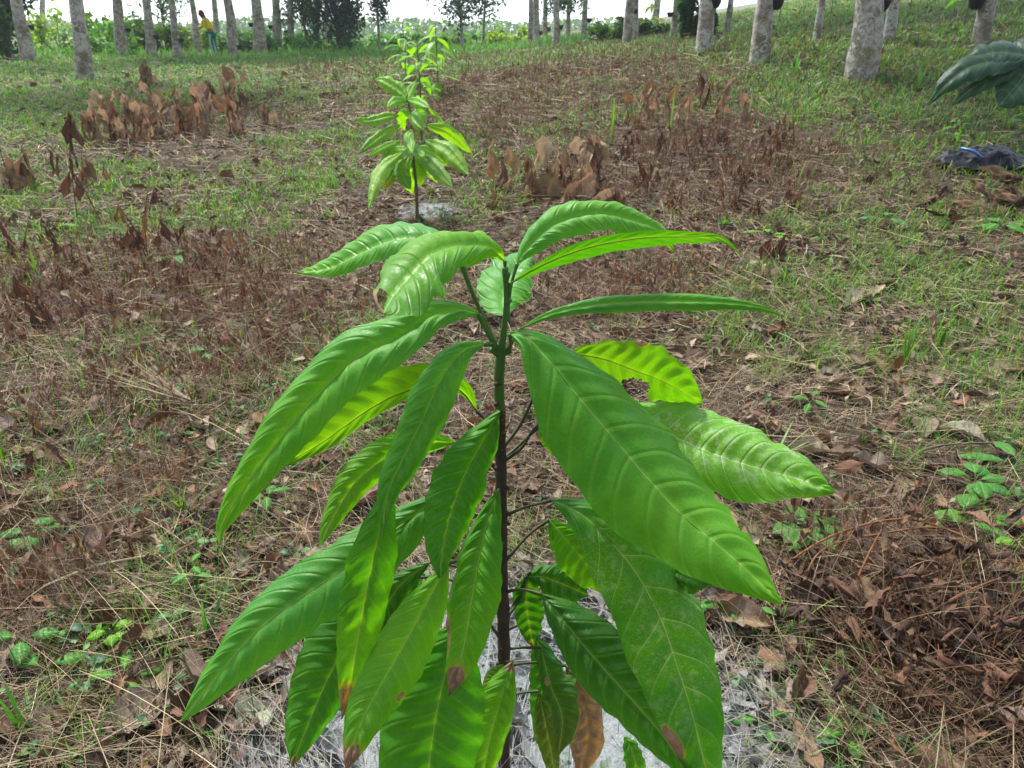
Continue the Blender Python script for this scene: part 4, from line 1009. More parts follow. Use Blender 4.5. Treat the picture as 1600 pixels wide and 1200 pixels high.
# faces -x, torso leaning forward; one continuous body
bv = [(0.02, 0, .88, (.13, .15)), (-.02, 0, 1.05, (.12, .14)), (-.09, 0, 1.22, (.12, .16)), (-.14, 0, 1.35, (.08, .12)), (-.19, 0, 1.42, .05), (-.25, 0, 1.48, (.085, .075)), (-.28, 0, 1.56, (.09, .075)),
      (.03, -.09, .80, .09), (.0, -.10, .47, .06), (.05, -.10, .10, .038), (-.10, -.10, .03, .03),
      (.04, .09, .80, .09), (.06, .11, .47, .06), (.12, .11, .10, .038), (-.02, .11, .03, .03),
      (-.12, -.19, 1.30, .052), (-.22, -.22, 1.05, .042), (-.42, -.15, .98, .032), (-.50, -.13, .97, .028),
      (-.12, .19, 1.30, .052), (-.25, .20, 1.08, .042), (-.45, .12, 1.06, .032), (-.53, .10, 1.06, .028)]
be = [(0, 1), (1, 2), (2, 3), (3, 4), (4, 5), (5, 6), (0, 7), (7, 8), (8, 9), (9, 10), (0, 11), (11, 12), (12, 13), (13, 14), (3, 15), (15, 16), (16, 17), (17, 18), (3, 19), (19, 20), (20, 21), (21, 22)]
for h0, sy in ((18, -1), (22, 1)):      # fingers
    hx, hy, hz = bv[h0][:3]
    for f in range(5):
        j = len(bv); oy = (f - 2) * .014
        bv.append((hx - .05, hy + oy, hz + .005 - (f == 0) * .02, .009)); bv.append((hx - .085 + abs(f - 2) * .008, hy + oy * 1.1, hz - .03, .007)); be += [(h0, j), (j, j + 1)]
bv = [(a * k, b_ * k, c_ * k, (tuple(q * k for q in r) if isinstance(r, tuple) else r * k)) for a, b_, c_, r in bv]
skin_mesh('body', bv, be, M_SKIN, W_)
def sub(idx, ed, g): return [(bv[i][0], bv[i][1], bv[i][2], tuple(q + g for q in (bv[i][3] if isinstance(bv[i][3], tuple) else (bv[i][3],) * 2))) for i in idx], ed
v, e = sub([0, 1, 2, 3, 15, 16, 19, 20], [(0, 1), (1, 2), (2, 3), (3, 4), (4, 5), (3, 6), (6, 7)], .022); skin_mesh('shirt', v, e, M_YEL, W_)
v, e = sub([0, 7, 8, 9, 11, 12, 13], [(0, 1), (1, 2), (2, 3), (0, 4), (4, 5), (5, 6)], .026); tr = skin_mesh('trousers', v, e, M_TEAL, W_)
s = Soup()
for a_, b_, c_ in ((7, 8, 9), (11, 12, 13)):
    for off in (-.022, .022):
        s.tube([(bv[i][0] + off * k, bv[i][1] - ((bv[i][3] if not isinstance(bv[i][3], tuple) else bv[i][3][0]) + .022), bv[i][2]) for i in (a_, b_, c_)], [.010, .010], 6, 12)
s.build('white_stripe', M_WHT, tr, local=True)
# hood: covers the head and neck, open at the face
hb = bmesh.new(); bmesh.ops.create_uvsphere(hb, u_segments=16, v_segments=12, radius=1)
for v_ in hb.verts:
    v_.co = Vector((v_.co.x * .125 - .245 + (.05 if v_.co.z < -.3 else 0), v_.co.y * .105, v_.co.z * .15 + 1.52 - (.03 if v_.co.z < -.5 else 0))) * k
for f in [f for f in hb.faces if f.calc_center_median().x < -.335 * k and f.calc_center_median().z < 1.58 * k]: hb.faces.remove(f)
me = bpy.data.meshes.new('hood'); hb.to_mesh(me); hb.free(); link('hood', me, M_HOOD, W_, local=True)
W_.scale = (1.0,) * 3

# ------------------------------------------------------------------ dead plants with hanging rust leaves
RUST = [(.20, .09, .045), (.15, .075, .045), (.25, .13, .075), (.11, .055, .035)]
TANC = [(.46, .31, .21), (.35, .22, .14), (.54, .39, .29), (.24, .145, .095)]  # tan lightened to put the backlight into the leaf colour
M_TAN = m_dry('tan_leaf', .2, .25)
def dead_leaf_mesh(L, W, cols, curl=.8, crump=.16, bend=.12, roll=0.):
    V, Q, c, lu, ph = leaf_cloud(np.zeros(1), np.zeros(1), np.zeros(1), np.array([L]), np.array([W]), np.zeros(1), np.zeros(1), np.zeros(1), np.array([curl * rng.uniform(.4, 1.5)]), pick(cols, 1, .25), 12, 4, crump=.06, bend=np.array([rng.normal(0, bend)]))
    f = crump * W * .8; t_ = V[:, 0]; yy_ = V[:, 1]
    sd_ = rng.random() * 20
    V = V + np.stack([0 * t_, f * .5 * (vnoise(t_ * 7 + sd_, yy_ * 9, 1) - .5) * 2, f * 2 * (vnoise(t_ * 6 + sd_, yy_ * 14, 2) - .5) * 2 + f * np.sin(yy_ / W * 9 + sd_ + t_ * 3)], -1)
    if roll:
        th = V[:, 1] / (W / 2) * roll * (.6 + .8 * vnoise(t_ * 3 + sd_, t_ * 0, 3)); R_ = (W / 2) / roll; rr_ = R_ + V[:, 2] * .5
        tw = V[:, 0] * rng.uniform(-2, 2); y_, z_ = rr_ * np.sin(th), R_ - rr_ * np.cos(th)
        V = np.stack([V[:, 0], y_ * np.cos(tw) - z_ * np.sin(tw), y_ * np.sin(tw) + z_ * np.cos(tw) + rng.normal(0, .25) * V[:, 0] ** 2], -1)
    return mesh_np('dried_leaf', V + np.array([L / 2, 0, 0]), Q, {'col': c, 'lu': lu, 'phi': ph})
RL = [dead_leaf_mesh(1, .26, RUST, .8, .22, .2, random.uniform(.5, 1.4)) for _ in range(12)]; TL = [dead_leaf_mesh(1, .36, TANC, .8, .22, .2, random.uniform(.5, 1.2)) for _ in range(16)]
BRC = [(.105, .052, .032), (.07, .036, .025), (.14, .075, .046), (.045, .025, .019)]
BL = [dead_leaf_mesh(1, .36, BRC, .3, .30, .35, random.uniform(1.6, 2.9)) for _ in range(24)]
def put_leaf(T, me, mat, loc, d, size, roll=0.):
    o = link('dried_leaf', me, mat, T, local=True)
    q = Vector(d).to_track_quat('X', 'Z'); o.rotation_mode = 'QUATERNION'
    o.rotation_quaternion = q @ Vector((1, 0, 0)).rotation_difference(Vector((1, 0, 0)))
    from mathutils import Quaternion
    o.rotation_quaternion = q @ Quaternion((1, 0, 0), roll)
    o.location = loc; o.scale = (size, size, size * random.uniform(.8, 1.2)); return o
def dead_plant(px, py, hgt_px, nstem, nleaf, leaf_px, label, meshes=RL, mat=None, spread=.5, group='withered plants in the clearing', cat='dead plant', up=False, wpx=None):
    b = hit(px, py); sc = scale_at(b); h = hgt_px * sc; T = empty('withered_plant', tuple(b), label, cat, group)
    tips = []
    for i in range(nstem):
        a = random.uniform(0, 6.28); rr = h * spread * random.uniform(.2, 1) if wpx is None else random.uniform(-.5, .5) * wpx * sc
        base_ = (random.uniform(-.2, .2) * h, random.uniform(-.15, .15) * h, -.01) if wpx is None else (rr, random.uniform(-.12, .12) * wpx * sc, -.01)
        e = (base_[0] + math.cos(a) * h * spread * .6, base_[1] + math.sin(a) * h * spread * .6, h * random.uniform(.6, 1))
        m_ = ((base_[0] * .6 + e[0] * .4), (base_[1] * .6 + e[1] * .4), e[2] * .55)
        c = catmull([base_, m_, e], 12); tips.append(c)
        s = Soup(); s.tube([base_, m_, e], [max(.0018, sc * .9), max(.001, sc * .5)], 5, 10, col=(.16, .07, .045), lu=1., phi=0.)
        s.build('stem', M_RUST, T, local=True)
    for i in range(nleaf):
        c = tips[i % nstem]; q = c[random.randint(4, 11)]
        a = random.uniform(0, 6.28)
        d = (math.cos(a) * .45, math.sin(a) * .45, random.uniform(.5, 1.4) if up and random.random() < .3 else random.uniform(-2.2, -.8))
        put_leaf(T, random.choice(meshes), mat or M_RUST, (float(q[0]), float(q[1]), float(q[2])), d, leaf_px * sc * random.uniform(.7, 1.25), random.uniform(-3, 3))
    return T
DP = [
 (232, 405, 95, 6, 16, 30, 'withered weed with rust leaves hanging around the pale stones-like litter, left of the main sapling'),
 (165, 345, 180, 2, 10, 42, 'tallest withered weed at left, one straight dark stem with hanging rust leaves'),
 (110, 420, 60, 4, 10, 26, 'withered weed with reddish leaves just left of the tallest one'),
 (375, 420, 60, 4, 9, 30, 'withered weed with bright rust leaves right of the central left patch'),
 (400, 480, 55, 5, 10, 26, 'dense withered weed close to the tip of the upper left leaf'),
 (20, 400, 70, 3, 8, 30, 'withered weed with rust leaves at the left edge, mid height'),
 (25, 480, 60, 4, 9, 34, 'low withered weed at the left edge below the mid-height one'),
 (60, 520, 60, 4, 10, 32, 'low withered weed with dark rust leaves beside the left edge pair'),
 (290, 460, 55, 5, 12, 26, 'withered weed in the middle of the left patch, leaves close to the soil'),
 (190, 400, 45, 3, 7, 24, 'small withered weed at the foot of the tallest one'),
 (235, 345, 60, 2, 6, 24, 'small withered weed between the tallest one and the sapling row'),
 (1210, 410, 70, 3, 9, 40, 'dark red withered weed standing alone right of the upper leaf tips'),
 (1105, 170, 70, 5, 9, 26, 'withered weed near the foot of the mossy trunk, orange leaves'),
 (1085, 260, 70, 7, 12, 22, 'withered bush of thin red stems right of the upright dry leaves'),
 (1190, 265, 80, 7, 12, 22, 'withered bush of thin red stems nearest the open grass on the right'),
 (1010, 300, 70, 6, 12, 24, 'withered weed just right of the upright dry leaves'),
 (60, 690, 60, 3, 5, 30, 'low withered weed at the left edge, below the straw'),
 (1140, 330, 60, 5, 9, 24, 'withered weed above the long horizontal green leaf tips')]
DP[0] = DP[0][:6] + ('withered weed with many rust leaves at the centre of the left patch',)
for q in DP: dead_plant(*q)
for (px, py) in [(140, 440), (200, 455), (250, 440), (320, 430), (350, 455), (430, 450), (100, 465), (285, 400), (40, 440), (170, 490), (240, 500), (80, 380), (330, 380), (15, 520), (130, 500)]:
    dead_plant(px, py, random.uniform(35, 60), 5, random.randint(8, 13), 22, 'one of the many small rust-brown withered weeds crowded in the left patch', group='small withered weeds of the left patch')
for (px, py) in [(980, 250), (1040, 250), (1130, 230), (1160, 290), (1060, 330), (1230, 230), (960, 330), (1180, 340), (1240, 330)]:
    dead_plant(px, py, random.uniform(35, 60), 6, random.randint(8, 13), 18, 'one of the small withered weeds crowded right of the upright dry leaves', group='small withered weeds right of centre')
# the tan, large-leaved fallen branches
dead_plant(262, 212, 62, 22, 88, 30, 'wide heap of upright tan dried leaves in the left clearing', TL, M_TAN, .3, 'tan dried leaf heaps', 'dead branch', True, wpx=230)
dead_plant(205, 226, 50, 12, 55, 28, 'nearer heap of tan dried leaves at the left end of the wide heap', TL, M_TAN, .3, 'tan dried leaf heaps', 'dead branch', True, wpx=130)
dead_plant(310, 190, 45, 12, 50, 26, 'farther heap of tan dried leaves behind the middle of the wide heap', TL, M_TAN, .3, 'tan dried leaf heaps', 'dead branch', True, wpx=130)
dead_plant(350, 170, 45, 9, 40, 27, 'tan dried leaves behind the wide heap, right end', TL, M_TAN, .3, 'tan dried leaf heaps', 'dead branch', True, wpx=70)
dead_plant(237, 135, 42, 2, 7, 28, 'single clump of tan dried leaves below the slim grey trunk', TL, M_TAN, .15, 'tan dried leaf heaps', 'dead branch', False)
dead_plant(30, 295, 80, 3, 9, 52, 'grey-brown dried clump at the left edge', TL, M_TAN, .3, 'tan dried leaf heaps', 'dead branch', False)
dead_plant(420, 195, 30, 4, 9, 24, 'small tan dried leaves right of the wide heap', TL, M_TAN, .3, 'tan dried leaf heaps', 'dead branch', True, wpx=50)
dead_plant(140, 290, 50, 4, 9, 34, 'dried brown leaves between the left edge clump and the wide heap', TL, M_TAN, .3, 'tan dried leaf heaps', 'dead branch', False, wpx=60)
dead_plant(1075, 195, 50, 12, 36, 28, 'orange-tan dried leaves right of the middle, near the thin green stalks', TL, M_TAN, .3, 'tan dried leaf heaps', 'dead branch', True, wpx=190)
dead_plant(860, 300, 70, 10, 40, 34, 'low tangle of tan curled leaves around the broad upright ones', TL, M_TAN, .3, 'tan dried leaf heaps', 'dead branch', False, wpx=170)
dead_plant(920, 290, 95, 4, 16, 44, 'upright dry stem with tan leaves beside the broad upright ones', TL, M_TAN, .3, 'tan dried leaf heaps', 'dead branch', False, wpx=60)
b = hit(850, 318); sc = scale_at(b); T = empty('fallen_branch', tuple(b), 'fallen branch with broad tan leaves propped upright behind the main sapling', 'dead branch', 'tan dried leaf heaps')
s = Soup(); s.tube([(-100 * sc, 0, .02), (-20 * sc, .03, .05), (70 * sc, 0, .04), (150 * sc, -.05, .02)], [.006, .008, .008, .004], 6, 30, col=(.17, .09, .06), lu=1., phi=0.); s.build('stem', M_RUST, T, local=True)
for (x0, y0, x1, y1, w_) in [(768, 283, 770, 214, 20), (801, 296, 800, 230, 27), (826, 305, 829, 246, 32), (843, 322, 872, 268, 36), (872, 330, 905, 282, 34), (893, 240, 906, 214, 18), (850, 262, 848, 210, 20), (868, 270, 872, 228, 16), (918, 330, 960, 300, 26), (935, 318, 985, 296, 22), (778, 320, 764, 290, 18), (905, 310, 930, 270, 24)]:
    a_ = P(x0, y0, b.y + random.uniform(-.08, .08)); e_ = P(x1, y1, b.y + random.uniform(-.05, .12)); d_ = Vector(e_) - Vector(a_)
    o = put_leaf(T, random.choice(TL), M_TAN, tuple(Vector(a_) - b), d_, d_.length, random.choice([1.2, 1.57, 1.9])); o.scale.y = w_ * sc / .36 * 1.0

# ------------------------------------------------------------------ crumpled dark heap at lower right
def heap(cx, cy, wpx, hpx, n, meshes, label, stems, size_px=60, cat='dead branch', name='withered_vine', zmax=.07, lift=0.):
    b = hit(cx, cy); sc = scale_at(b); T = empty(name, tuple(b), label, cat)
    for st in stems:
        pts = []
        for (px, py, hz) in st:
            g = hit(px, py); pts.append((g.x - b.x, g.y - b.y - hz * .3, g.z - b.z + hz))
        s = Soup(); s.tube(pts, [.0032, .0027, .0016], 6, 40, .1, random.random() * 9)
        s.build('stem', M_VINE, T, local=True)
    for i in range(n):
        px = cx + random.gauss(0, .36) * wpx * .7; py = cy + random.uniform(-.5, .5) * hpx
        g = hit(px, min(py, 1330)); a = random.uniform(0, 6.28)
        if n > 50: g.z += .07 * math.exp(-((px - cx) / 150) ** 2 - ((py - cy) / 110) ** 2)
        put_leaf(T, random.choice(meshes), M_LITTER, (g.x - b.x, g.y - b.y, g.z - b.z + .008 + random.random() * zmax), (math.cos(a), math.sin(a), random.uniform(-.9, .7)), size_px * sc * random.uniform(.5, 1.2), random.uniform(0, 6.28))
    return T
heap(1440, 1020, 400, 330, 92, BL, 'heap of dark brown crumpled vine leaves with arching stems at lower right',
     [[(1200, 905, .02), (1290, 870, .09), (1400, 850, .10), (1520, 880, .07), (1640, 930, .03)], [(1330, 870, .08), (1450, 860, .09), (1560, 900, .06), (1660, 950, .03)], [(1390, 1015, .03), (1480, 960, .08), (1590, 920, .08), (1680, 890, .05)],
      [(1460, 1060, .04), (1530, 1010, .08), (1620, 985, .07), (1700, 975, .04)], [(1300, 990, .02), (1340, 900, .08), (1360, 862, .09)], [(1420, 925, .05), (1500, 905, .07), (1590, 900, .05)], [(1390, 1100, .02), (1500, 1130, .05), (1640, 1160, .03)]], 68, zmax=.085)
s = Soup(); n = 4200; hc = hit(1450, 1010); x = hc.x + rng.normal(0, .16, n); y = hc.y + rng.normal(0, .13, n)
mound = .07 * np.exp(-((x - hc.x) / .14) ** 2 - ((y - hc.y) / .12) ** 2); L_ = rng.uniform(.015, .055, n)
V, Q, c, lu, ph = leaf_cloud(x, y, terr(x, y) + .004 + mound * rng.random(n) ** .4 + rng.exponential(.010, n), L_, L_ * rng.uniform(.25, .5, n), rng.uniform(0, 6.28, n), rng.normal(0, .5, n), rng.normal(0, .6, n), rng.normal(.8, .6, n), pick(BRC, n, .3), 4, 2, crump=.5)
tag((lambda o: o)(mesh_np and link('leaf_crumbs', mesh_np('leaf_crumbs', V, Q, {'col': c, 'lu': lu, 'phi': ph}), M_LITTER)), 'dark brown broken leaf crumbs beneath the crumpled vine heap', 'leaf crumbs', kind='stuff')
heap(1270, 940, 60, 120, 9, BL, 'small drooping brown leaf cluster beside the tip of the biggest green leaf', [[(1230, 990, .01), (1262, 900, .08), (1330, 868, .08)]], 75, zmax=.08)
heap(1465, 340, 120, 45, 22, BL[:5] + TL[:3], 'rust-red crumpled branch lying on the grass at right, below the black sheeting', [[(1405, 340, .02), (1460, 320, .05), (1540, 345, .03)]], 42, zmax=.07)
heap(1575, 310, 70, 60, 12, BL[:4] + TL[:3], 'brown curled leaves at the right edge beneath the black sheeting', [[(1500, 300, .02), (1560, 290, .05), (1640, 340, .03)]], 55, zmax=.07)

# ------------------------------------------------------------------ black sheeting at right
b = hit(1540, 262); sc = scale_at(b)
T = empty('plastic_sheeting', tuple(b), 'crumpled black plastic sheeting on the ground at the right edge with a modelled blue highlight', 'plastic sheeting')
gx, gy = np.meshgrid(np.linspace(-1, 1, 80), np.linspace(-1, 1, 50))
wx = gx * 90 * sc; wy = gy * 42 * sc * 1.2
r_ = np.hypot(gx, gy); hz = (1 - ss(r_, .35, 1.0)) * .085 * (.3 + 1.4 * fbm(gx * 1.6 + 3, gy * 1.6, 91, 2)) + .05 * np.abs(fbm(gx * 3.2, gy * 2.5, 93) - .5) * 2 * (1 - ss(r_, .7, 1.1)) + .012 * np.sin(gx * 6 + 4 * fbm(gx * 2, gy * 2, 94) * 3) * (1 - ss(r_, .6, 1))
wx = wx * (1 + .22 * (fbm(gx * 2, gy * 2, 96) - .5)); wy = wy * (1 + .5 * (fbm(gx * 1.7 + 9, gy * 2, 97) - .5))
V = np.stack([wx, wy, hz * 1.1 + terr(wx + b.x, wy + b.y) - b.z + .03], -1).reshape(-1, 3); m = 80
i = np.arange(49)[:, None] * m; j = np.arange(79)[None]
Q = np.stack([i + j, i + j + 1, i + m + j + 1, i + m + j], -1).reshape(-1, 4)
keep = (np.hypot(gx[:-1, :-1], gy[:-1, :-1]) + .3 * (fbm(gx[:-1, :-1] * 2, gy[:-1, :-1] * 2, 98) - .5)).ravel() < .88
sh = link('sheet', mesh_np('sheet', V, Q[keep]), M_BLACK, T, local=True)
sol = sh.modifiers.new('thickness', 'SOLIDIFY'); sol.thickness = .003
s = Soup(); s.tube([(-48 * sc, -.02, .16), (-38 * sc, -.10, .15), (-25 * sc, -.16, .10)], [.012, .014, .01], 6, 14); s.build('blue_highlight', M_BLUE, T, local=True)  # blue tube modelled in place of a highlight on the plastic

# ------------------------------------------------------------------ big dark lobed leaf plant at the right edge
pb_ = hit(1625, 300); YP = pb_.y - .1
T = empty('broadleaf_plant', tuple(pb_), 'plant at the right edge with one huge dark blue-green drooping lobed leaf', 'plant')
hub = P(1625, 95, YP)
s = Soup(); s.tube([tuple(pb_), (pb_.x + .05, YP + .05, (pb_.z + hub[2]) / 2), tuple(hub)], [.02, .014, .01], 8, 24); s.build('stalk', M_GSTEM, T)
DKG = (.006, .040, .028)
lob = [((1585, 92), (1520, 104), (1480, 130), (1452, 162), 20, -.05), ((1600, 100), (1560, 116), (1520, 138), (1486, 166), 14, -.12), ((1590, 84), (1560, 82), (1530, 88), (1505, 104), 22, .1), ((1610, 100), (1595, 125), (1578, 146), (1560, 166), 36, -.2), ((1640, 110), (1650, 135), (1655, 160), (1655, 185), 36, -.25), ((1650, 95), (1690, 110), (1720, 130), (1740, 160), 32, -.1), ((1620, 80), (1610, 78), (1590, 78), (1568, 84), 22, .25), ((1650, 85), (1680, 84), (1720, 92), (1750, 110), 26, .15)]
for i_, l_ in enumerate(lob):
    GREENS['k'] = DKG
    px_leaf(T, [(1625, 90)] + list(l_[:4]), l_[4], l_[4], YP, YP + l_[5], (.0, -.55, .84), c='k', N=6, nst=50, nu=7, A=.004, p=.5, fold=.10, wave=.05, ragged=.35, seed=i_ * 1.3, name='leaf_lobe')
proc_sapling(Vector((hit(1600, 235).x, hit(1600, 235).y, hit(1600, 235).z)), .35, 12, 'dark leafy weed in the shade behind the black sheeting', 'leafy_weed', 'weed', None, .2, ('d',), .15)
proc_sapling(hit(1490, 222), .22, 9, 'low green weed left of the black sheeting', 'leafy_weed', 'weed', None, .12, ('b', 'g'), .2)

# ------------------------------------------------------------------ single weeds, tufts and stalks
def tuft(px, py, h_px, n, label, lean=.35, cols=((.10, .26, .03), (.14, .28, .05)), wpx=3.2, cat='grass tuft', bend=.5):
    b = hit(px, py); sc = scale_at(b); T = empty('grass_tuft', tuple(b), label, cat, 'single tufts among the litter')
    z = np.zeros(n); s = Soup()
    V, Q, c = strips(rng.normal(0, .006, n), rng.normal(0, .006, n), z - .004, rng.uniform(0, 6.28, n), h_px * sc * rng.uniform(.6, 1.1, n), np.full(n, wpx * sc), np.abs(rng.normal(0, lean, n)), rng.uniform(0, bend, n), 6, pick(list(cols), n, .2), .1)
    me = mesh_np('blades', V, Q, {'col': c}, False); link('blades', me, M_GRASS, T, local=True)
for a in [(1410, 580, 85, 12, 'yellow-green upright grass tuft right of the long horizontal leaf', .15), (1468, 548, 65, 7, 'bright green broad-bladed tuft further right', .3, ((.10, .30, .03),), 6), (1345, 705, 38, 8, 'short stiff light green tuft above the dusted leaf tip', .12),
    (285, 800, 75, 16, 'dense bright green grass tuft lower left, beneath the upper left leaf tip', .7), (1210, 720, 85, 6, 'arching grass tuft beyond the dusted leaf', .7, ((.10, .24, .04),), 4, 'grass tuft', .9),
    (1585, 955, 85, 12, 'bright upright tuft in the dark leaf heap at the right edge', .25), (1490, 930, 90, 4, 'slanting blades left of the bright tuft in the dark heap', .7, ((.08, .22, .04),), 5),
    (45, 1150, 170, 4, 'long broad grass blades standing at the lower left corner', .12, ((.06, .20, .03),), 9, 'grass tuft', .2), (320, 1000, 130, 5, 'tall arching dark grass blades below the lower left leaf', .35, ((.05, .18, .05),), 7), (8, 720, 70, 2, 'bright single blade at the left edge', .3, ((.14, .34, .02),), 10),
    (520, 300, 30, 12, 'grass tuft left of the second sapling', .6), (130, 225, 34, 12, 'bright grass tuft left of the wide tan heap', .6), (1530, 800, 26, 9, 'small tuft near the round leaved weed', .6), (60, 440, 75, 4, 'upright green blades in the left withered patch', .15, ((.10, .26, .03),), 4),
    (1105, 540, 40, 8, 'thin grass tuft right of the big leaf top', .4), (1130, 355, 20, 26, 'small rounded bright moss-green tuft above the leaf tips', .9, ((.10, .32, .02),), 4), (955, 225, 70, 2, 'thin upright green stalk near the upright dry leaves', .06, ((.16, .32, .05),), 4, 'stalk'), (1045, 215, 70, 2, 'thin upright green stalk nearer the slope', .06, ((.16, .32, .05),), 4, 'stalk'),
    (1112, 145, 42, 2, 'thin green stalk at the foot of the slope', .06, ((.16, .32, .05),), 3, 'stalk'), (1434, 140, 40, 3, 'upright green stalks right of the broadest trunk', .1, ((.10, .28, .05),), 4, 'stalk'), (1242, 120, 45, 4, 'slanting green stalks between the two broad trunks', .35, ((.10, .28, .05),), 4, 'stalk'), (1243, 300, 80, 2, 'tall thin yellow stalk in the withered bushes', .05, ((.22, .30, .06),), 3, 'stalk')]:
    tuft(*a)
def weed(px, py, leaves, label, leaf_px=40, wr=.6, c='s', h=.05, group='single leafy weeds'):
    b = hit(px, py); sc = scale_at(b); T = empty('leafy_weed', tuple(b), label, 'weed', group); s = Soup()
    for i in range(leaves):
        th = i * 2.4 + random.random(); r = leaf_px * sc * .5; hz = h * random.uniform(.5, 1)
        root = (b.x + math.cos(th) * r * .6, b.y + math.sin(th) * r * .6, b.z + hz)
        s.tube([(b.x, b.y, b.z - .005), (b.x + math.cos(th) * r * .3, b.y + math.sin(th) * r * .3, b.z + hz * .8), root], [.0013, .001], 5, 8)
        V, Q, at = leaf3(root, (math.cos(th), math.sin(th), .1), (0, 0, 1), leaf_px * sc * random.uniform(.8, 1.15), leaf_px * sc * wr, .25, 6, 14, 4, .0008, c=c, p=.5, fold=.2, wave=.06)
        link('leaf', mesh_np('leaf', V, Q, at), M_LEAF, T)
    s.build('stems', M_GSTEM, T)
for a in [(1260, 838, 6, 'cluster of dull green lobed leaves right of the big leaf tip, near the dusted leaf', 52, .75), (1520, 765, 8, 'green weed with rounded leaves at the right, under the dry twig', 44, .6), (1500, 820, 4, 'weed with long oval grey-green leaves right of centre, above the dark heap', 60, .42), (1540, 840, 2, 'single oval leaf on a bent stalk at the right edge above the heap', 62, .6, 'g'),
    (1590, 740, 4, 'long-leaved weed cut by the right edge', 70, .35), (1590, 862, 3, 'small bright weed at the right edge by the heap stems', 36, .6, 'b'), (40, 1020, 3, 'weed with dark oval leaves at the lower left', 48, .55), (75, 1060, 2, 'dark oval leaf low beside the tall blades, lower left', 46, .6), (180, 1010, 7, 'sprawling round-leaved weed at lower left centre', 26, .8, 'b'),
    (200, 1080, 4, 'narrow-leaved weed under the lower left leaf', 50, .35, 'g'), (1130, 965, 3, 'small grey-green weed beside the right big leaf on the lime', 40, .5), (1340, 1050, 4, 'small dark green weed at the edge of the lime and the heap', 34, .6, 'd'), (1320, 1165, 4, 'small green weed near the bottom right of the lime', 40, .5, 'g'), (1190, 1150, 3, 'dusty weed on the lime right of the biggest leaves', 44, .4),
    (310, 940, 6, 'upright small-leaved weed left of the lower left leaf', 24, .45, 's', .12), (380, 1050, 3, 'limp grey-green weed in the lime at lower left', 50, .4), (420, 790, 5, 'low green weed between the two left leaves', 30, .5), (50, 850, 5, 'round-leaved weed at the left edge, lower half', 34, .8, 's'), (130, 365, 2, 'long blue-green leaf lying near the left withered patch', 50, .25), (275, 410, 5, 'green oval leaves inside the left withered patch', 34, .5), (330, 565, 3, 'small green weed right of the fanned straw', 32, .6), (1265, 640, 5, 'small feathery weed right of the yellow-green leaf', 26, .4), (1200, 375, 4, 'light green seedling near the tip of the second highest leaf', 30, .4, 'b'), (1380, 350, 3, 'bluish weed left of the rust crumpled branch', 34, .5), (1560, 360, 6, 'green weed at the right edge by the brown curled leaves', 40, .5, 'g')]:
    weed(*a)

# ------------------------------------------------------------------ single large fallen leaves, twigs, straw fan
GREY = [(.30, .25, .21), (.24, .18, .15), (.36, .31, .27)]
def fallen(px, py, L_px, W_px, ang, label, cols=GREY, lift=.015, tilt=.1, curl=.6, seed=0):
    b = hit(px, py); sc = scale_at(b); 
    V, Q, c, lu, ph = leaf_cloud(np.array([0.]), np.array([0.]), np.array([lift]), np.array([L_px * sc]), np.array([W_px * sc * 1.3]), np.array([ang]), np.array([tilt]), np.array([random.uniform(-.2, .2)]), np.array([curl]), pick(cols, 1, .1), 16, 6, crump=.09)
    o = link('fallen_leaf', mesh_np('fallen_leaf', V, Q, {'col': c, 'lu': lu, 'phi': ph}), M_LITTER); o.location = b
    tag(o, label, 'dead leaf', 'large fallen leaves')
for a in [(1270, 1015, 120, 40, .1, 'pale dusty curled dead leaf right of the lime patch'), (1465, 1015, 90, 36, .1, 'grey torn dead leaf lying on the dark brown heap'), (235, 1080, 95, 50, 1.1, 'brown curled dead leaf lower left, propped under the leaf tip', [(.22, .15, .12)]),
    (240, 1000, 62, 34, -.1, 'grey speckled dead leaf at lower left'), (220, 1130, 100, 60, .5, 'big brown-grey dead leaf at the bottom left'), (90, 1140, 80, 44, 1.4, 'brown dead leaf near the bottom left corner', [(.2, .14, .11)]), (155, 850, 90, 40, .9, 'brown dead leaf bent upward at left, on crossed stalks', [(.22, .15, .12)]),
    (60, 635, 80, 30, 1.9, 'greyish dead leaf at left below the straw', GREY), (560, 790, 130, 46, .8, 'mauve-brown dead leaf seen between the left leaves', [(.24, .13, .11)]), (1320, 620, 110, 34, -.7, 'long curled brown dead leaf right of the dusted leaf', [(.22, .15, .12)]), (1300, 600, 60, 36, .2, 'crumpled grey dead leaf above the long curled one'),
    (1470, 600, 60, 28, .4, 'tan dead leaf near the bright broad-bladed tuft', [(.32, .22, .17)]), (1440, 670, 70, 30, 1.2, 'pale grey dead leaf in the middle right'), (1500, 680, 70, 30, -.8, 'light grey dead leaf right of the pale grey one'), (1570, 585, 90, 30, .2, 'long tan dead leaf at the right edge', [(.3, .2, .15)]),
    (1150, 860, 80, 40, .4, 'tan dead leaf just above the biggest leaf tip', [(.28, .18, .13)]), (1590, 830, 70, 34, -.2, 'orange-tan dead leaf at the right edge above the heap', [(.42, .22, .13)]), (1420, 770, 46, 30, .3, 'small brown dead leaf beside the stiff tuft', [(.26, .17, .12)]),
    (450, 1040, 100, 34, -.5, 'grey dusty dead leaf behind the lower left leaf'), (350, 1110, 90, 50, -.3, 'grey-green dead leaf on the lime at lower left', [(.30, .32, .24)]), (400, 1130, 60, 50, .9, 'pale green dead leaf on the lime beside the grey-green one', [(.36, .42, .28)]), (1340, 470, 60, 24, .5, 'small pale dead leaf in the middle right straw', GREY), (1090, 575, 60, 40, .2, 'pinkish brown dead leaf behind the yellow-green leaf', [(.27, .17, .14)]), (660, 1080, 10, 10, .2, 'x')][:-1]:
    fallen(*a)
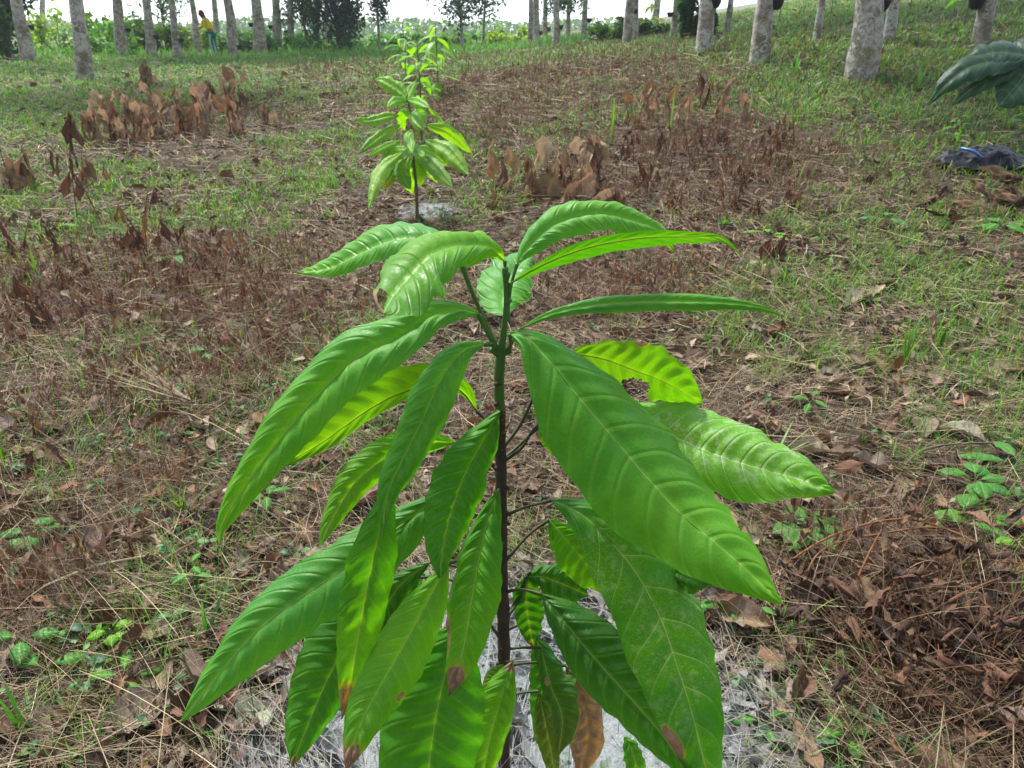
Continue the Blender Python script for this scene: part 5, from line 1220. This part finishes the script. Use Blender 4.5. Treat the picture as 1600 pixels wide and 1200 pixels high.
def twig(pts, r, label, mat=None, cat='twig'):
    b = hit(*pts[0][:2]); P3 = [(lambda g: (g.x - b.x, g.y - b.y, g.z - b.z + p_[2]))(hit(p_[0], p_[1])) for p_ in pts]
    s = Soup(); s.tube(P3, [r, r * .9, r * .5], 7, 30, .12, random.random() * 9)
    o = s.build('dry_twig', mat or M_TWIG, None); o.location = b; tag(o, label, cat, 'twigs and stalks on the ground')
M_PALE = m_plain('pale_stalk', (.36, .28, .18), .8, .2, .4, 60)
for a in [([(80, 438, .02), (150, 505, .02)], .006, 'pale thick stalk lying in the left withered patch', M_PALE), ([(80, 436, .03), (150, 447, .02)], .004, 'pale stalk joining the thick one at its upper end', M_PALE), ([(0, 955, .01), (140, 905, .03), (250, 875, .02)], .006, 'tan bark strip lying at the lower left edge', M_PALE),
    ([(250, 880, .01), (330, 850, .02), (450, 830, .01), (480, 815, .01)], .004, 'long brown stalk behind the lower left leaf', M_VINE), ([(70, 545, .01), (250, 500, .06), (390, 465, .05)], .0018, 'thin arching reddish stalk over the left straw', M_PALE), ([(240, 640, .01), (400, 560, .05), (560, 470, .06)], .0018, 'long thin arching stalk rising toward the upper left leaf', M_PALE),
    ([(110, 1200, .02), (240, 1130, .03), (330, 1050, .01)], .0022, 'pale straight stalk at the bottom left', M_PALE), ([(1100, 840, .02), (1240, 850, .03), (1420, 845, .01)], .004, 'grey twig behind the tip of the dusted leaf'), ([(1380, 780, .01), (1440, 712, .02), (1560, 705, .03), (1600, 715, .01)], .005, 'bent grey twig at right above the round leaved weed'),
    ([(1180, 1010, .02), (1270, 1060, .02), (1360, 1105, .02)], .0035, 'pale brown split stalk crossing the lime patch', M_PALE), ([(1130, 960, .02), (1200, 1030, .02), (1310, 1140, .01)], .0028, 'grey stalk lying over the lime patch'), ([(620, 322, .01), (680, 305, .02), (705, 302, .02)], .012, 'short stick lying behind the second sapling'), ([(1050, 385, .02), (1190, 455, .02), (1240, 500, .01)], .0035, 'pair-like pale stalk crossing under the long leaf tips', M_PALE), ([(1600, 545, .01), (1500, 500, .02), (1420, 480, .01)], .006, 'grey branch piece at right centre'),
    ([(1290, 1000, .03), (1480, 960, .03)], .002, 'thin dark twig under the pale dusty leaf')]:
    twig(*a)
b = hit(300, 640); sc = scale_at(b); T = empty('straw_fan', tuple(b), 'fan of long pale dried blades spreading from one point at left', 'dead grass')
n = 34; s = Soup(); hd = rng.normal(2.45, .42, n)
V, Q, c = strips(np.zeros(n), np.zeros(n), rng.uniform(.01, .04, n), hd, rng.uniform(60, 190, n) * sc * 1.1, rng.uniform(1.6, 4, n) * sc, rng.normal(1.47, .06, n), rng.normal(.06, .08, n), 6, pick([(.40, .31, .20), (.30, .23, .15)], n, .15), .2, roll=rng.uniform(-.5, .5, n))
s.add(V, Q, col=c, lu=1., phi=0.); s.build('blades', M_STRAW, T, smooth=False, local=True)
s = Soup(); s.tube([(-.01, .0, .0), (.02, -.01, .02)], [.01, .008], 7, 6); s.build('root_knot', M_TWIG, T, local=True)

# ------------------------------------------------------------------ air between the viewer and the far trees
hz_ = bpy.data.meshes.new('haze'); bmx = bmesh.new(); bmesh.ops.create_cube(bmx, size=1)
for v_ in bmx.verts: v_.co = Vector((v_.co.x * 560, v_.co.y * 400 + 120, (v_.co.z + .5) * 22 - 2))
bmx.to_mesh(hz_); bmx.free()
mh = bpy.data.materials.new('haze'); mh.use_nodes = True; mh.node_tree.nodes.clear()
o_ = mh.node_tree.nodes.new('ShaderNodeOutputMaterial'); pv = mh.node_tree.nodes.new('ShaderNodeVolumePrincipled')
pv.inputs['Color'].default_value = (.86, .94, 1, 1); pv.inputs['Density'].default_value = .0010; mh.node_tree.links.new(pv.outputs[0], o_.inputs['Volume'])
HZ = link('haze', hz_, mh); tag(HZ, kind='stuff')
